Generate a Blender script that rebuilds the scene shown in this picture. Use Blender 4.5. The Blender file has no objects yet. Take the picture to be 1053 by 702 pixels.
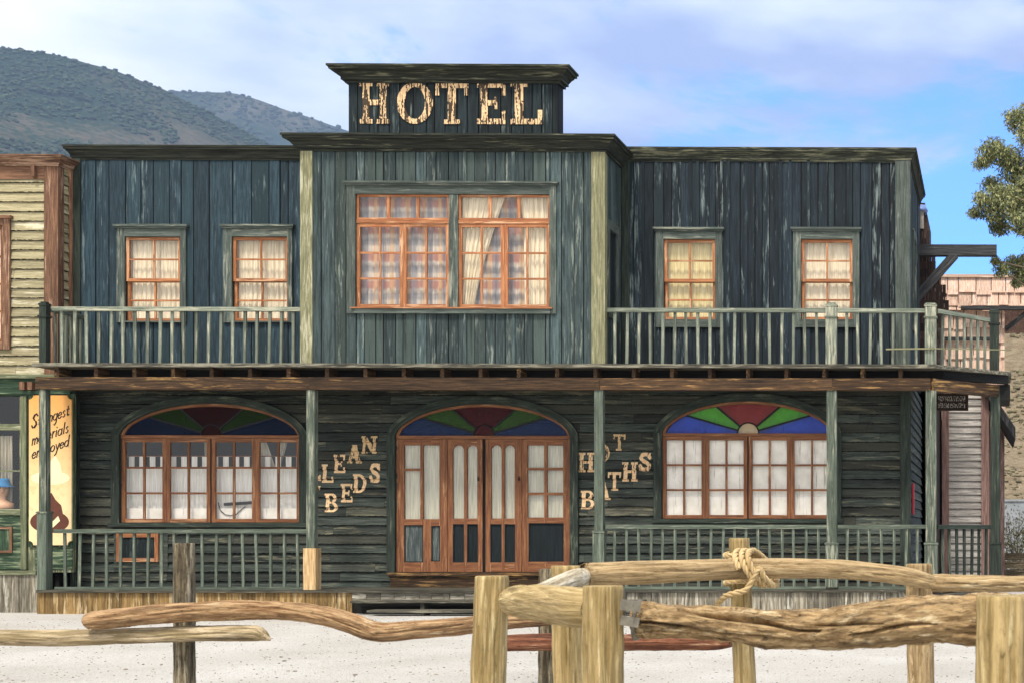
import bpy, math, random
import numpy as np
from mathutils import Vector, Matrix, noise as mnoise

R = math.radians
S = bpy.context.scene
COL = S.collection
rng = random.Random(7)

# ------------------------------------------------------------------ camera
F, CX, CY, EYE, YAW = 1512.0, 1041.0, 545.0, 1.35, R(0.8)
cam = bpy.data.objects.new('camera', bpy.data.cameras.new('camera'))
COL.objects.link(cam)
cam.location = (0, 0, EYE)
cam.rotation_euler = (R(90), 0, -YAW)
cam.data.sensor_width = 36
cam.data.lens = F * 36 / 1053
cam.data.shift_x = (526.5 - CX) / 1053
cam.data.shift_y = (CY - 351) / 1053
cam.data.clip_end = 8000
cam.data.dof.use_dof = True; cam.data.dof.focus_distance = 22.0; cam.data.dof.aperture_fstop = 6.3
S.camera = cam

# ------------------------------------------------------------------ sky and sun
SUN_EL, SUN_AZ = 58.0, 189.0            # azimuth clockwise from +Y: behind the camera, to the left
w = bpy.data.worlds.new('World'); S.world = w; w.use_nodes = True
nt = w.node_tree; nt.nodes.clear()
N = nt.nodes.new; L = nt.links.new
sky = N('ShaderNodeTexSky'); sky.sky_type = 'NISHITA'; sky.sun_disc = False
sky.sun_elevation = R(SUN_EL); sky.sun_rotation = R(SUN_AZ)
sky.air_density = 1.0; sky.dust_density = 0.4; sky.ozone_density = 1.4
tc = N('ShaderNodeTexCoord')
mp = N('ShaderNodeMapping'); mp.inputs['Scale'].default_value = (2.2, 2.2, 6.5); mp.inputs['Location'].default_value = (0.35, 0.0, 0.15)
L(tc.outputs['Generated'], mp.inputs['Vector'])
n1 = N('ShaderNodeTexNoise'); n1.inputs['Scale'].default_value = 1.5; n1.inputs['Detail'].default_value = 9; n1.inputs['Roughness'].default_value = 0.60; n1.inputs['Distortion'].default_value = 0.35
L(mp.outputs[0], n1.inputs['Vector'])
sx = N('ShaderNodeSeparateXYZ'); L(tc.outputs['Generated'], sx.inputs[0])
def wmath(op, a, b=None, c=None):
    m = N('ShaderNodeMath'); m.operation = op
    for i, v in enumerate((a, b, c)):
        if v is None: continue
        if isinstance(v, (int, float)): m.inputs[i].default_value = v
        else: L(v, m.inputs[i])
    return m.outputs[0]
# overcast above, breaking up into a clear belt low on the right; brightest towards the left (-X)
left = wmath('MAXIMUM', wmath('SUBTRACT', wmath('MULTIPLY', sx.outputs['X'], -1.0), 0.30), 0.0)
cov = wmath('MULTIPLY_ADD', wmath('SUBTRACT', n1.outputs['Fac'], 0.5), 2.3, wmath('MULTIPLY_ADD', wmath('SUBTRACT', sx.outputs['Z'], 0.262), 2.6, wmath('MULTIPLY_ADD', left, 1.7, wmath('MULTIPLY_ADD', wmath('MAXIMUM', wmath('MULTIPLY', sx.outputs['Y'], -1.0), 0.0), 0.9, 0.5))))
cr = N('ShaderNodeMapRange'); cr.interpolation_type = 'SMOOTHERSTEP'
cr.inputs['From Min'].default_value = 0.38; cr.inputs['From Max'].default_value = 0.66; cr.inputs['To Max'].default_value = 0.96
L(cov, cr.inputs['Value'])
n2 = N('ShaderNodeTexNoise'); n2.inputs['Scale'].default_value = 2.1; n2.inputs['Detail'].default_value = 6
mp2 = N('ShaderNodeMapping'); mp2.inputs['Scale'].default_value = (1.8, 1.8, 5.0); mp2.inputs['Location'].default_value = (4.2, 1.0, 2.0)
L(tc.outputs['Generated'], mp2.inputs['Vector']); L(mp2.outputs[0], n2.inputs['Vector'])
cc = N('ShaderNodeValToRGB')
cc.color_ramp.elements[0].position = 0.36; cc.color_ramp.elements[0].color = (4.3, 5.4, 8.6, 1)
cc.color_ramp.elements[1].position = 0.66; cc.color_ramp.elements[1].color = (12.8, 12.8, 12.9, 1)
e_ = cc.color_ramp.elements.new(0.5); e_.color = (8.2, 9.2, 11.8, 1)
# unseen cloud overhead and behind the camera, added white to neutralise the ambient light
lf = wmath('MULTIPLY_ADD', left, 0.85, wmath('MULTIPLY_ADD', wmath('MAXIMUM', wmath('SUBTRACT', sx.outputs['Z'], 0.37), 0.0), 1.2, wmath('MULTIPLY_ADD', wmath('MAXIMUM', wmath('MULTIPLY', sx.outputs['Y'], -1.0), 0.0), 0.35, -0.05)))
L(wmath('ADD', n2.outputs['Fac'], lf), cc.inputs['Fac'])
gain = N('ShaderNodeMix'); gain.data_type = 'RGBA'; gain.blend_type = 'MULTIPLY'; gain.inputs['Factor'].default_value = 1
L(sky.outputs[0], gain.inputs['A']); gain.inputs['B'].default_value = (0.85, 1.8, 3.2, 1)
mx = N('ShaderNodeMix'); mx.data_type = 'RGBA'
L(cr.outputs[0], mx.inputs['Factor']); L(gain.outputs['Result'], mx.inputs['A']); L(cc.outputs[0], mx.inputs['B'])
bg = N('ShaderNodeBackground'); bg.inputs['Strength'].default_value = 0.085
L(mx.outputs['Result'], bg.inputs['Color'])
wo = N('ShaderNodeOutputWorld'); L(bg.outputs[0], wo.inputs['Surface'])

sl = bpy.data.lights.new('sun', 'SUN'); sl.energy = 3.1; sl.angle = R(12); sl.color = (1, .94, .84)
sun = bpy.data.objects.new('sun', sl); COL.objects.link(sun)
sd = Vector((math.sin(R(SUN_AZ)) * math.cos(R(SUN_EL)), math.cos(R(SUN_AZ)) * math.cos(R(SUN_EL)), math.sin(R(SUN_EL))))
sun.rotation_euler = sd.to_track_quat('Z', 'Y').to_euler()
sun.location = (0, 0, 30)

S.view_settings.view_transform = 'Standard'; S.view_settings.look = 'None'
S.view_settings.exposure = 0.43; S.view_settings.gamma = 1.0
S.render.engine = 'CYCLES'
S.cycles.max_bounces = 6; S.cycles.transparent_max_bounces = 12

# ------------------------------------------------------------------ measuring helpers
def P(px, py, Y):
    "world point on the vertical plane y = Y seen at a pixel of the 1053 x 702 photograph"
    u = (px - CX) / F; v = (CY - py) / F
    d = Y / (math.cos(YAW) - u * math.sin(YAW))
    return Vector((d * (u * math.cos(YAW) + math.sin(YAW)), Y, EYE + v * d))
def PXX(px, Y): return P(px, 0, Y).x
def PZ(py, Y, px): return P(px, py, Y).z

def lin(h):
    h = h.lstrip('#'); o = []
    for i in (0, 2, 4):
        c = int(h[i:i+2], 16) / 255
        o.append(c / 12.92 if c <= .04045 else ((c + .055) / 1.055) ** 2.4)
    return tuple(o) + (1,)

# ------------------------------------------------------------------ mesh builder
class MB:
    def __init__(self):
        self.v = []; self.f = []; self.mi = []; self.gc = []; self.rnd = []; self.sm = []
    def add(self, verts, faces, gcs, rnd=None, mi=0, smooth=False):
        b = len(self.v); r = rng.random() if rnd is None else rnd
        self.v += [tuple(p) for p in verts]; self.gc += [tuple(g) for g in gcs]; self.rnd += [r] * len(verts)
        for f in faces:
            self.f.append([b + i for i in f]); self.mi.append(mi); self.sm.append(smooth)
    def box(self, x0, x1, y0, y1, z0, z1, mi=0, M=None, rnd=None, jit=0.0, along=None):
        if x1 < x0: x0, x1 = x1, x0
        if y1 < y0: y0, y1 = y1, y0
        if z1 < z0: z0, z1 = z1, z0
        vs = [Vector((x, y, z)) for z in (z0, z1) for y in (y0, y1) for x in (x0, x1)]
        dims = (x1 - x0, y1 - y0, z1 - z0)
        a = along if along is not None else max(range(3), key=lambda i: dims[i])
        o = (rng.random() * 60, rng.random() * 60, rng.random() * 60)
        perm = [i for i in range(3) if i != a] + [a]
        gcs = [(v[perm[0]] - x0 * 0 + o[0], v[perm[1]] + o[1], v[perm[2]] + o[2]) for v in vs]
        if jit:
            vs = [v + Vector([rng.uniform(-jit, jit) for _ in range(3)]) for v in vs]
        if M is not None: vs = [M @ v for v in vs]
        fs = [(0, 2, 3, 1), (4, 5, 7, 6), (0, 1, 5, 4), (2, 6, 7, 3), (0, 4, 6, 2), (1, 3, 7, 5)]
        self.add(vs, fs, gcs, rnd, mi)
    def prism(self, poly, z0, z1, mi=0):
        n = len(poly)
        vs = [(x, y, z0) for x, y in poly] + [(x, y, z1) for x, y in poly]
        fs = [tuple(range(n - 1, -1, -1)), tuple(range(n, 2 * n))] + [(i, (i + 1) % n, n + (i + 1) % n, n + i) for i in range(n)]
        self.add(vs, fs, [(v[1], v[2], v[0]) for v in vs], None, mi)
    def plate(self, poly, y0, y1, mi=0):
        "polygon in x,z extruded in y (front at y0)"
        n = len(poly)
        vs = [(x, y0, z) for x, z in poly] + [(x, y1, z) for x, z in poly]
        fs = [tuple(range(n)), tuple(range(2 * n - 1, n - 1, -1))] + [((i + 1) % n, i, n + i, n + (i + 1) % n) for i in range(n)]
        self.add(vs, fs, [(v[0], v[1], v[2]) for v in vs], None, mi)
    def beam(self, a, b, wx, wz, mi=0, up=(0, 0, 1), rnd=None):
        "square bar from a to b"
        a = Vector(a); b = Vector(b); d = (b - a); ln = d.length; d.normalize()
        s = d.cross(Vector(up)); s.normalize(); u = s.cross(d)
        M = Matrix((s, u, d)).transposed().to_4x4(); M.translation = a
        self.box(-wx / 2, wx / 2, -wz / 2, wz / 2, 0, ln, mi, M, rnd, along=2)
    def sweep(self, pts, rad, seg=12, amp=0.0, crack=0.0, lump=0.0, mi=0, caps=True, smooth=True, squash=1.0, seed=None, fr=3.0, rough2=.0, cracks=()):
        pts = [Vector(p) for p in pts]; n = len(pts)
        sd_ = rng.random() * 100 if seed is None else seed
        t0 = (pts[1] - pts[0]).normalized()
        ref = Vector((0, 0, 1)) if abs(t0.z) < .9 else Vector((0, 1, 0))
        nrm = (ref - t0 * ref.dot(t0)).normalized()
        vs = []; gcs = []; s = 0
        for i in range(n):
            t = (pts[min(i + 1, n - 1)] - pts[max(i - 1, 0)]).normalized()
            nrm = (nrm - t * nrm.dot(t)).normalized(); bn = t.cross(nrm)
            if i: s += (pts[i] - pts[i - 1]).length
            for k in range(seg):
                a = 2 * math.pi * k / seg; c, q = math.cos(a), math.sin(a)
                r = rad[i]
                if lump: r *= 1 + lump * mnoise.noise(Vector((c * .8 + sd_, q * .8, s * fr)))
                if amp: r *= 1 + amp * mnoise.noise(Vector((c * 3.5 + sd_, q * 3.5, s * fr * 3)))
                for (c0, c1, t0_, t1_, dep, wd_) in cracks:
                    if c0 < s < c1:
                        f_ = (s - c0) / (c1 - c0); tc_ = t0_ + (t1_ - t0_) * f_ + .16 * mnoise.noise(Vector((s * 5, t0_, sd_)))
                        dd_ = abs((a - tc_ + math.pi) % (2 * math.pi) - math.pi); ww = wd_ * math.sin(math.pi * f_) ** .5
                        if dd_ < ww: r *= 1 - dep * (1 - (dd_ / ww) ** 2)
                if rough2:
                    r *= 1 + rough2 * mnoise.fractal(Vector((c * 3 + sd_, q * 3, s * 14)), .8, 2, 4)
                if crack:
                    h = mnoise.noise(Vector((c * 1.7 + sd_, q * 1.7 + 9, s * .9)))
                    r *= 1 - crack * max(0, 1 - abs(h) * 7) * (.6 + .8 * mnoise.noise(Vector((s * 2.2, sd_, 1))))
                vs.append(pts[i] + nrm * (c * r * squash) + bn * (q * r))
                gcs.append((c * rad[i] + sd_, q * rad[i], s))
        fs = [(i * seg + k, i * seg + (k + 1) % seg, (i + 1) * seg + (k + 1) % seg, (i + 1) * seg + k) for i in range(n - 1) for k in range(seg)]
        self.add(vs, fs, gcs, None, mi, smooth)
        if caps:
            for i, rev in ((0, True), (n - 1, False)):
                ring = vs[i * seg:(i + 1) * seg]
                c = pts[i]
                vv = list(ring) + [c]
                g = [(q_[0], q_[1], q_[2]) for q_ in gcs[i * seg:(i + 1) * seg]] + [(sd_, 0, gcs[i * seg][2])]
                ff = [((k + 1) % seg, k, seg) if rev else (k, (k + 1) % seg, seg) for k in range(seg)]
                self.add(vv, ff, g, None, mi, False)
    def build(self, name, mats, parent=None):
        me = bpy.data.meshes.new(name)
        me.from_pydata(self.v, [], self.f)
        if not isinstance(mats, (list, tuple)): mats = [mats]
        for m in mats: me.materials.append(m)
        me.polygons.foreach_set('material_index', self.mi)
        me.polygons.foreach_set('use_smooth', self.sm)
        a = me.attributes.new('gc', 'FLOAT_VECTOR', 'POINT'); a.data.foreach_set('vector', np.array(self.gc, dtype=np.float32).ravel())
        a = me.attributes.new('rnd', 'FLOAT', 'POINT'); a.data.foreach_set('value', np.array(self.rnd, dtype=np.float32))
        me.update()
        o = bpy.data.objects.new(name, me); COL.objects.link(o)
        if parent is not None: o.parent = parent
        return o
def tag(o, label=None, cat=None, group=None, kind=None):
    if label: o['label'] = label
    if cat: o['category'] = cat
    if group: o['group'] = group
    if kind: o['kind'] = kind
    return o
def thing(name, label, cat, group=None):
    o = bpy.data.objects.new(name, None); COL.objects.link(o); o.empty_display_size = .3
    return tag(o, label, cat, group)

# ------------------------------------------------------------------ materials
MATS = {}
def new_mat(name):
    m = bpy.data.materials.new(name); m.use_nodes = True
    nt = m.node_tree; b = nt.nodes['Principled BSDF']
    return m, nt, b
class G:
    "tiny node helper"
    def __init__(s, nt): s.nt = nt
    def n(s, t, **k):
        x = s.nt.nodes.new(t)
        for a, v in k.items(): setattr(x, a, v)
        return x
    def l(s, a, b): s.nt.links.new(a, b)
    def attr(s, name, vec=False):
        a = s.n('ShaderNodeAttribute', attribute_name=name); return a.outputs['Vector'] if vec else a.outputs['Fac']
    def scale(s, v, sc):
        m = s.n('ShaderNodeVectorMath', operation='MULTIPLY'); s.l(v, m.inputs[0]); m.inputs[1].default_value = sc; return m.outputs[0]
    def noise(s, v, scale=1, detail=4, rough=.55, dist=0):
        t = s.n('ShaderNodeTexNoise'); s.l(v, t.inputs['Vector'])
        t.inputs['Scale'].default_value = scale; t.inputs['Detail'].default_value = detail
        t.inputs['Roughness'].default_value = rough; t.inputs['Distortion'].default_value = dist; return t.outputs['Fac']
    def rng(s, v, a, b, c=0., d=1.):
        m = s.n('ShaderNodeMapRange'); s.l(v, m.inputs['Value'])
        for i, q in zip(('From Min', 'From Max', 'To Min', 'To Max'), (a, b, c, d)): m.inputs[i].default_value = q
        return m.outputs[0]
    def mix(s, f, a, b, blend='MIX'):
        m = s.n('ShaderNodeMix', data_type='RGBA', blend_type=blend)
        for i, q in (('Factor', f), ('A', a), ('B', b)):
            if isinstance(q, (float, int, tuple)): m.inputs[i].default_value = q
            else: s.l(q, m.inputs[i])
        return m.outputs['Result']
    def math(s, op, a, b=0.):
        m = s.n('ShaderNodeMath', operation=op)
        for i, q in ((0, a), (1, b)):
            if isinstance(q, (float, int)): m.inputs[i].default_value = q
            else: s.l(q, m.inputs[i])
        return m.outputs[0]
    def bump(s, h, strength, dist, b):
        x = s.n('ShaderNodeBump'); s.l(h, x.inputs['Height']); x.inputs['Strength'].default_value = strength; x.inputs['Distance'].default_value = dist
        s.l(x.outputs[0], b.inputs['Normal'])

def wood(name, a, b, worn=None, wear=.5, var=.5, dark=None, darkamt=.35, rough=.8, bump=.35, gs=1.0, second=None, mott=.35, al=1.):
    """weathered board: a/b grain colours, worn = colour showing through the paint (wear 0..1), var = board to board spread"""
    if name in MATS: return MATS[name]
    m, nt, bs = new_mat(name); g = G(nt)
    gc = g.attr('gc', True); rd = g.attr('rnd')
    gr = g.noise(g.scale(gc, (38 * gs, 38 * gs, 2.6 * gs * al)), 1, 6, .62, .25)
    col = g.mix(g.rng(gr, .40, .60), lin(a), lin(b))
    if second:                                   # some boards in another hue
        r2 = g.math('FRACT', g.math('MULTIPLY', rd, 7.31))
        col = g.mix(g.rng(r2, .55, .95, 0, .8), col, lin(second))
    col = g.mix(1., col, g.n('ShaderNodeCombineColor').outputs[0], 'MULTIPLY') if False else col
    hs = g.n('ShaderNodeHueSaturation'); g.l(col, hs.inputs['Color']); k = .76 if name.startswith('paint_') else .9 if name in ('wood_orange', 'wood_red_brown', 'wood_yellow_green', 'wood_beam') else 1.; g.l(g.rng(rd, 0, 1, (1 - var) * k, (1 + var) * k), hs.inputs['Value']); col = hs.outputs[0]
    if worn:
        wn = g.noise(g.scale(gc, (15 * gs, 15 * gs, 1.7 * gs * al)), 1, 7, .68, .4)
        wf = g.math('ADD', g.math('MULTIPLY', wn, .75), g.math('MULTIPLY', gr, .45))
        lo = .735 - .22 * wear
        r3 = g.math('FRACT', g.math('MULTIPLY', rd, 13.7))
        wf = g.math('ADD', wf, g.rng(r3, 0, 1, -.07, .06))
        col = g.mix(g.rng(wf, lo, lo + .10, 0, .8), col, lin(worn))
    st = g.noise(g.scale(gc, (14 * gs, 14 * gs, .9 * gs * al)), 1, 5, .6)
    col = g.mix(g.rng(st, .52, .72, 0, darkamt), col, lin(dark or '0a0c0c'))
    if mott:                                     # pits, stains and knots
        mo = g.noise(g.scale(gc, (46 * gs, 46 * gs, 17 * gs)), 1, 5, .7)
        col = g.mix(g.rng(mo, .53, .70, 0, mott), col, lin(dark or '0a0c0c'))
    g.l(col, bs.inputs['Base Color'])
    bs.inputs['Roughness'].default_value = rough; bs.inputs['Specular IOR Level'].default_value = .25
    g.bump(gr, bump * 1.6, .012, bs)
    MATS[name] = m; return m
def plain(name, c, rough=.7, metal=0., spec=.3, nz=.0, sc=40):
    if name in MATS: return MATS[name]
    m, nt, bs = new_mat(name); g = G(nt)
    t = g.n('ShaderNodeTexCoord').outputs['Object']
    n_ = g.noise(t, sc, 4)
    col = g.mix(g.rng(n_, .3, .7), tuple(q * (1 - nz) for q in lin(c)[:3]) + (1,), tuple(min(1, q * (1 + nz)) for q in lin(c)[:3]) + (1,))
    g.l(col, bs.inputs['Base Color']); bs.inputs['Roughness'].default_value = rough
    bs.inputs['Metallic'].default_value = metal; bs.inputs['Specular IOR Level'].default_value = spec
    MATS[name] = m; return m
def glass_mat(name, tint=(1, 1, 1, 1), refl=.10, rough=.04, bumpy=0., body=0., bodycol=(1, 1, 1, 1)):
    m = bpy.data.materials.new(name); m.use_nodes = True; nt = m.node_tree; nt.nodes.clear(); g = G(nt)
    tr = g.n('ShaderNodeBsdfTransparent'); tr.inputs[0].default_value = tint
    gl = g.n('ShaderNodeBsdfGlossy'); gl.inputs['Roughness'].default_value = rough; gl.inputs[0].default_value = (1, 1, 1, 1)
    if bumpy:
        t = g.n('ShaderNodeTexCoord').outputs['Object']
        x = g.n('ShaderNodeBump'); g.l(g.noise(t, 45, 2), x.inputs['Height']); x.inputs['Strength'].default_value = bumpy; x.inputs['Distance'].default_value = .03
        g.l(x.outputs[0], gl.inputs['Normal'])
    ms = g.n('ShaderNodeMixShader'); ms.inputs[0].default_value = refl
    g.l(tr.outputs[0], ms.inputs[1]); g.l(gl.outputs[0], ms.inputs[2])
    sh = ms.outputs[0]
    if body:                                     # rippled coloured glass; its glints are painted as a speckled diffuse colour
        df = g.n('ShaderNodeBsdfDiffuse'); t = g.n('ShaderNodeTexCoord').outputs['Object']
        v = g.n('ShaderNodeTexVoronoi'); g.l(t, v.inputs['Vector']); v.inputs['Scale'].default_value = 55
        g.l(g.mix(g.rng(v.outputs['Distance'], .1, .6), tuple(min(1, q * 1.9 + .03) for q in bodycol[:3]) + (1,), tuple(q * .5 for q in bodycol[:3]) + (1,)), df.inputs[0])
        m2 = g.n('ShaderNodeMixShader'); m2.inputs[0].default_value = body; g.l(sh, m2.inputs[1]); g.l(df.outputs[0], m2.inputs[2]); sh = m2.outputs[0]
    o = g.n('ShaderNodeOutputMaterial'); g.l(sh, o.inputs[0]); return m
def fabric(name, c1, c2, plaid=False):
    m, nt, bs = new_mat(name); g = G(nt)
    t = g.n('ShaderNodeTexCoord').outputs['Object']
    nn = g.noise(g.scale(t, (45, 45, 2.5)), 1, 4)
    col = g.mix(g.rng(nn, .35, .65), lin(c1), lin(c2))
    if plaid:
        sp = g.n('ShaderNodeSeparateXYZ'); g.l(t, sp.inputs[0])
        def band(o, freq, ph, lo, hi):
            return g.rng(g.math('SINE', g.math('ADD', g.math('ADD', g.math('MULTIPLY', o, freq), ph), g.math('MULTIPLY', g.noise(t, 5, 2), 1.1))), lo, hi)
        col = g.mix(g.math('MULTIPLY', band(sp.outputs['Z'], 14.2, .4, .3, .8), .75), col, lin('9a5a4c'))
        col = g.mix(g.math('MULTIPLY', band(sp.outputs['X'], 24., 1, .2, .7), .55), col, lin('6a707c'))
        col = g.mix(g.math('MULTIPLY', band(sp.outputs['X'], 24., 3.4, .55, .9), .6), col, lin('c9a06e'))
        col = g.mix(g.math('MULTIPLY', band(sp.outputs['Z'], 14.2, 3.2, .5, .9), .5), col, lin('5f646e'))
    g.l(col, bs.inputs['Base Color']); bs.inputs['Roughness'].default_value = .9; bs.inputs['Specular IOR Level'].default_value = .1
    return m

M_LEFT = wood('paint_blue_left', '22323a', '364a54', '6d7b7c', .22, .30, '0a0e11', .55, second='2b3f45', mott=.3)
M_RIGHT = wood('paint_blue_right', '172027', '27343c', '76827f', .34, .45, '070a0c', .6, second='34444a', mott=.3)
M_CENT = wood('paint_grey_green', '364445', '526160', '868d82', .30, .42, '0b1010', .65, second='434e49', mott=.3)
M_SIGN = wood('paint_sign', '141d1f', '243034', '66706a', .25, .34, '07090a', .5)
M_CLAP = wood('paint_dark_clapboard', '2f3530', '4c534b', '77725c', .34, .46, '0a0c0b', .65, second='45443a')
M_CORN = wood('paint_cornice', '23261f', '3f4236', '7f7e66', .36, .2, '0a0b09', .65)
M_TRIM = wood('paint_trim', '48524b', '676f68', '959685', .40, .2, '1a1f1c', .5)
M_DTRIM = wood('paint_dark_trim', '29312a', '3e473e', '686d5c', .28, .15, '0b0f0c', .5)
M_SAGE = wood('paint_sage', '676f61', '8a9080', 'b5b199', .45, .28, '2c3029', .5)
M_POST = wood('paint_post', '555f52', '757f70', '9c9b87', .40, .22, '21251e', .5)
M_YPOST = wood('wood_yellow_green', '6f6e52', '918e6c', 'b5b196', .42, .15, '38362a', .5)
M_BEAM = wood('wood_beam', '33261a', '57402a', 'a8834f', .33, .28, '0d0a07', .75)
M_DECK = wood('wood_deck', '3d3b34', '5b574a', '8f8a78', .42, .22, '161410', .6)
M_DARK = wood('wood_dark', '0d0d0c', '191816', None, 0, .3, '050505', .5)
M_ORANGE = wood('wood_orange', '945a38', 'b57b50', 'd8ad88', .40, .18, '55301a', .55, rough=.6)
M_RED = wood('wood_red_brown', '70442d', '91623f', 'bb8f6a', .32, .16, '2f190e', .55, rough=.6)
M_SKIRT = wood('wood_skirt', '66502f', '8f7448', 'c9b289', .42, .40, '20180e', .7)
M_GSKIRT = wood('wood_grey_skirt', '645d4e', '979080', 'd2cbb9', .46, .42, '1b1813', .7)
M_NEWWOOD = wood('wood_new', 'a98a5f', 'cdb083', 'dfcaa6', .4, .1, '6b4f2f', .55)
M_PANEL = wood('paint_door_panel', '131b1e', '1e282b', '4a5450', .2, .1, '080b0c', .3)
M_YCLAP = wood('paint_yellow_clapboard', '968c6b', 'b5aa86', 'd3cbb0', .36, .2, '464030', .5)
M_BROWN = wood('wood_brown_post', '5f4433', '825f48', 'b3937a', .42, .2, '1f1610', .6)
M_GREEN = wood('paint_shop_green', '2c4030', '455c44', '8c9678', .40, .15, '111a12', .55)
M_OLIVE = wood('paint_olive', '666c50', '868a6c', 'b0b090', .45, .18, '272a1d', .55)
M_GCLAP = wood('wood_grey_clapboard', '918b84', 'b0a9a1', 'c8c1b8', .45, .22, '383532', .5)
M_PINK = wood('wood_pink_board', '745850', '90746b', 'ad958c', .35, .15, '2a1d1a', .55)
M_SHING = wood('wood_shingle', 'cba791', 'e4c6b2', 'f0ded0', .36, .2, '6e5042', .5)
M_DSHING = wood('wood_dark_shingle', '2a201d', '43332d', '6b564c', .3, .4, '0b0808', .5)
M_DBEAM = wood('wood_charcoal', '2c2c2d', '434344', '6e6d6b', .32, .2, '0d0d0d', .5)
M_LOG = wood('log_tan', '8c7450', 'b39a72', 'd8c7a4', .36, .15, '3a2a18', .7, gs=1.2, bump=1., mott=.55, al=1.3)
M_BARK = wood('log_rough', '7d6443', 'b1956b', 'dccba6', .36, .15, '1a0f07', .85, gs=1.0, bump=1.8, mott=.9, al=3.)
M_YLOG = wood('log_yellow', '8a7549', 'b39b6c', 'd6c698', .38, .12, '46381f', .7, gs=1.2, bump=.8, mott=.35, al=.7)
M_RLOG = wood('log_red_brown', '7a5a3b', 'ab8c66', 'd8c6a6', .36, .15, '26170c', .85, gs=1.2, bump=1.3, mott=.7, al=1.4)
M_WLOG = wood('log_pale', '9d8f74', 'c2b498', 'ddd2bc', .45, .1, '3c3122', .6, gs=1.2, bump=1., mott=.8)
M_REDLOG = wood('log_peeling_red', '5a3626', '82543c', 'd0ac8a', .42, .2, '22100b', .75, gs=1.2, bump=1.3, mott=.7)
M_OLDPOST = wood('post_weathered', '544a39', '80735a', 'b8ab90', .40, .2, '100d08', .95, gs=1.2, bump=1.3, mott=.8)
M_GREYLOG = wood('log_grey_brown', '7b6b4e', 'a4916c', 'ccb898', .42, .12, '2d231a', .7, gs=1.2, bump=.9)
GLASS = glass_mat('window_glass', (1, 1, 1, 1), .045)
GLASS_D = glass_mat('door_glass', (.93, .95, .93, 1), .07)
SGT = {'blue': (.10, .24, .80, 1), 'green': (.25, .66, .10, 1), 'red': (.48, .045, .06, 1), 'cream': (.95, .85, .68, 1)}
def sg_set(nm, body, refl): return {k: glass_mat('glass_%s_%s' % (nm, k), t, refl, .2, .6, body, tuple(q * .75 for q in t[:3]) + (1,)) for k, t in SGT.items()}
SG_CLEAR, SG_RIPPLE, SG_DULL = sg_set('clear', .06, .04), sg_set('rippled', .13, .015), sg_set('dull', .05, .008)
M_LEAD = plain('lead_came', '101012', .6)
M_CREAM = fabric('curtain_cream', 'c6b696', 'e6dabf')
M_YELL = fabric('curtain_yellow', 'c2ae76', 'ded09f')
M_WHITE = fabric('curtain_white', 'cfcabd', 'eeebe2')
M_GREYC = fabric('curtain_grey', 'a8a08c', 'cdc5b2')
M_PLAID = fabric('curtain_plaid', 'a89c90', 'cfc4b4', True)
def panel_mat():
    m, nt, bs = new_mat('white_board'); g = G(nt)
    t = g.n('ShaderNodeTexCoord').outputs['Object']
    n_ = g.noise(g.scale(t, (26, 26, 1.6)), 1, 5, .6); n2_ = g.noise(t, 5, 5)
    col = g.mix(g.rng(n2_, .35, .65), lin('d9d2c3'), lin('efe9dd'))
    col = g.mix(g.rng(n_, .60, .72, 0, .7), col, lin('6f6a4e'))
    g.l(col, bs.inputs['Base Color']); bs.inputs['Roughness'].default_value = .8; return m
M_BOARD = panel_mat()
M_PAINT = plain('letter_cream', 'd9b68a', .8, nz=.18, sc=30)
M_PAINT2 = plain('letter_tan', 'c2a377', .8, nz=.25, sc=30)
M_GHOST = plain('letter_ghost', '43372a', .9, nz=.3)  # brown of faded paint left where the letters have worn off

# ------------------------------------------------------------------ ground
def ground_mat():
    m, nt, bs = new_mat('pale_gravel'); g = G(nt)
    t = g.n('ShaderNodeTexCoord').outputs['Object']
    a = g.noise(t, .6, 4); b = g.noise(t, 34, 5, .75); c = g.noise(t, 70, 3, .7)
    col = g.mix(g.rng(a, .3, .7), lin('d3cdc3'), lin('e8e4dc'))
    col = g.mix(g.rng(b, .53, .66, 0, .65), col, lin('685e52'))
    col = g.mix(g.rng(c, .54, .74, 0, .55), col, lin('8c7d6b'))
    sp = g.n('ShaderNodeSeparateXYZ'); g.l(t, sp.inputs[0])
    far = g.rng(sp.outputs['Y'], 30, 60)
    col = g.mix(far, col, lin('9a8a6c'))
    g.l(col, bs.inputs['Base Color']); bs.inputs['Roughness'].default_value = .95; bs.inputs['Specular IOR Level'].default_value = .1
    g.bump(g.math('ADD', b, c), 1., .035, bs); return m
mb = MB()
gx = [-3000, -400, -60] + [-24 + i * .75 for i in range(45)] + [40, 400, 3000]
gy = [-300, -20, 0] + [4 + i * .6 for i in range(36)] + [60, 400, 3000]
def gz(x, y):
    if not (-23 < x < 9 and 3 < y < 22.8): return 0.
    return .03 * mnoise.noise(Vector((x * .35, y * .35, 3)))
vs = [(x, y, gz(x, y)) for y in gy for x in gx]; nx = len(gx)
fs = [(j * nx + i, j * nx + i + 1, (j + 1) * nx + i + 1, (j + 1) * nx + i) for j in range(len(gy) - 1) for i in range(nx - 1)]
mb.add(vs, fs, vs, .5, 0, True)
tag(mb.build('ground', ground_mat()), 'pale sandy gravel yard in front of the hotel', 'ground', kind='structure')

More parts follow.
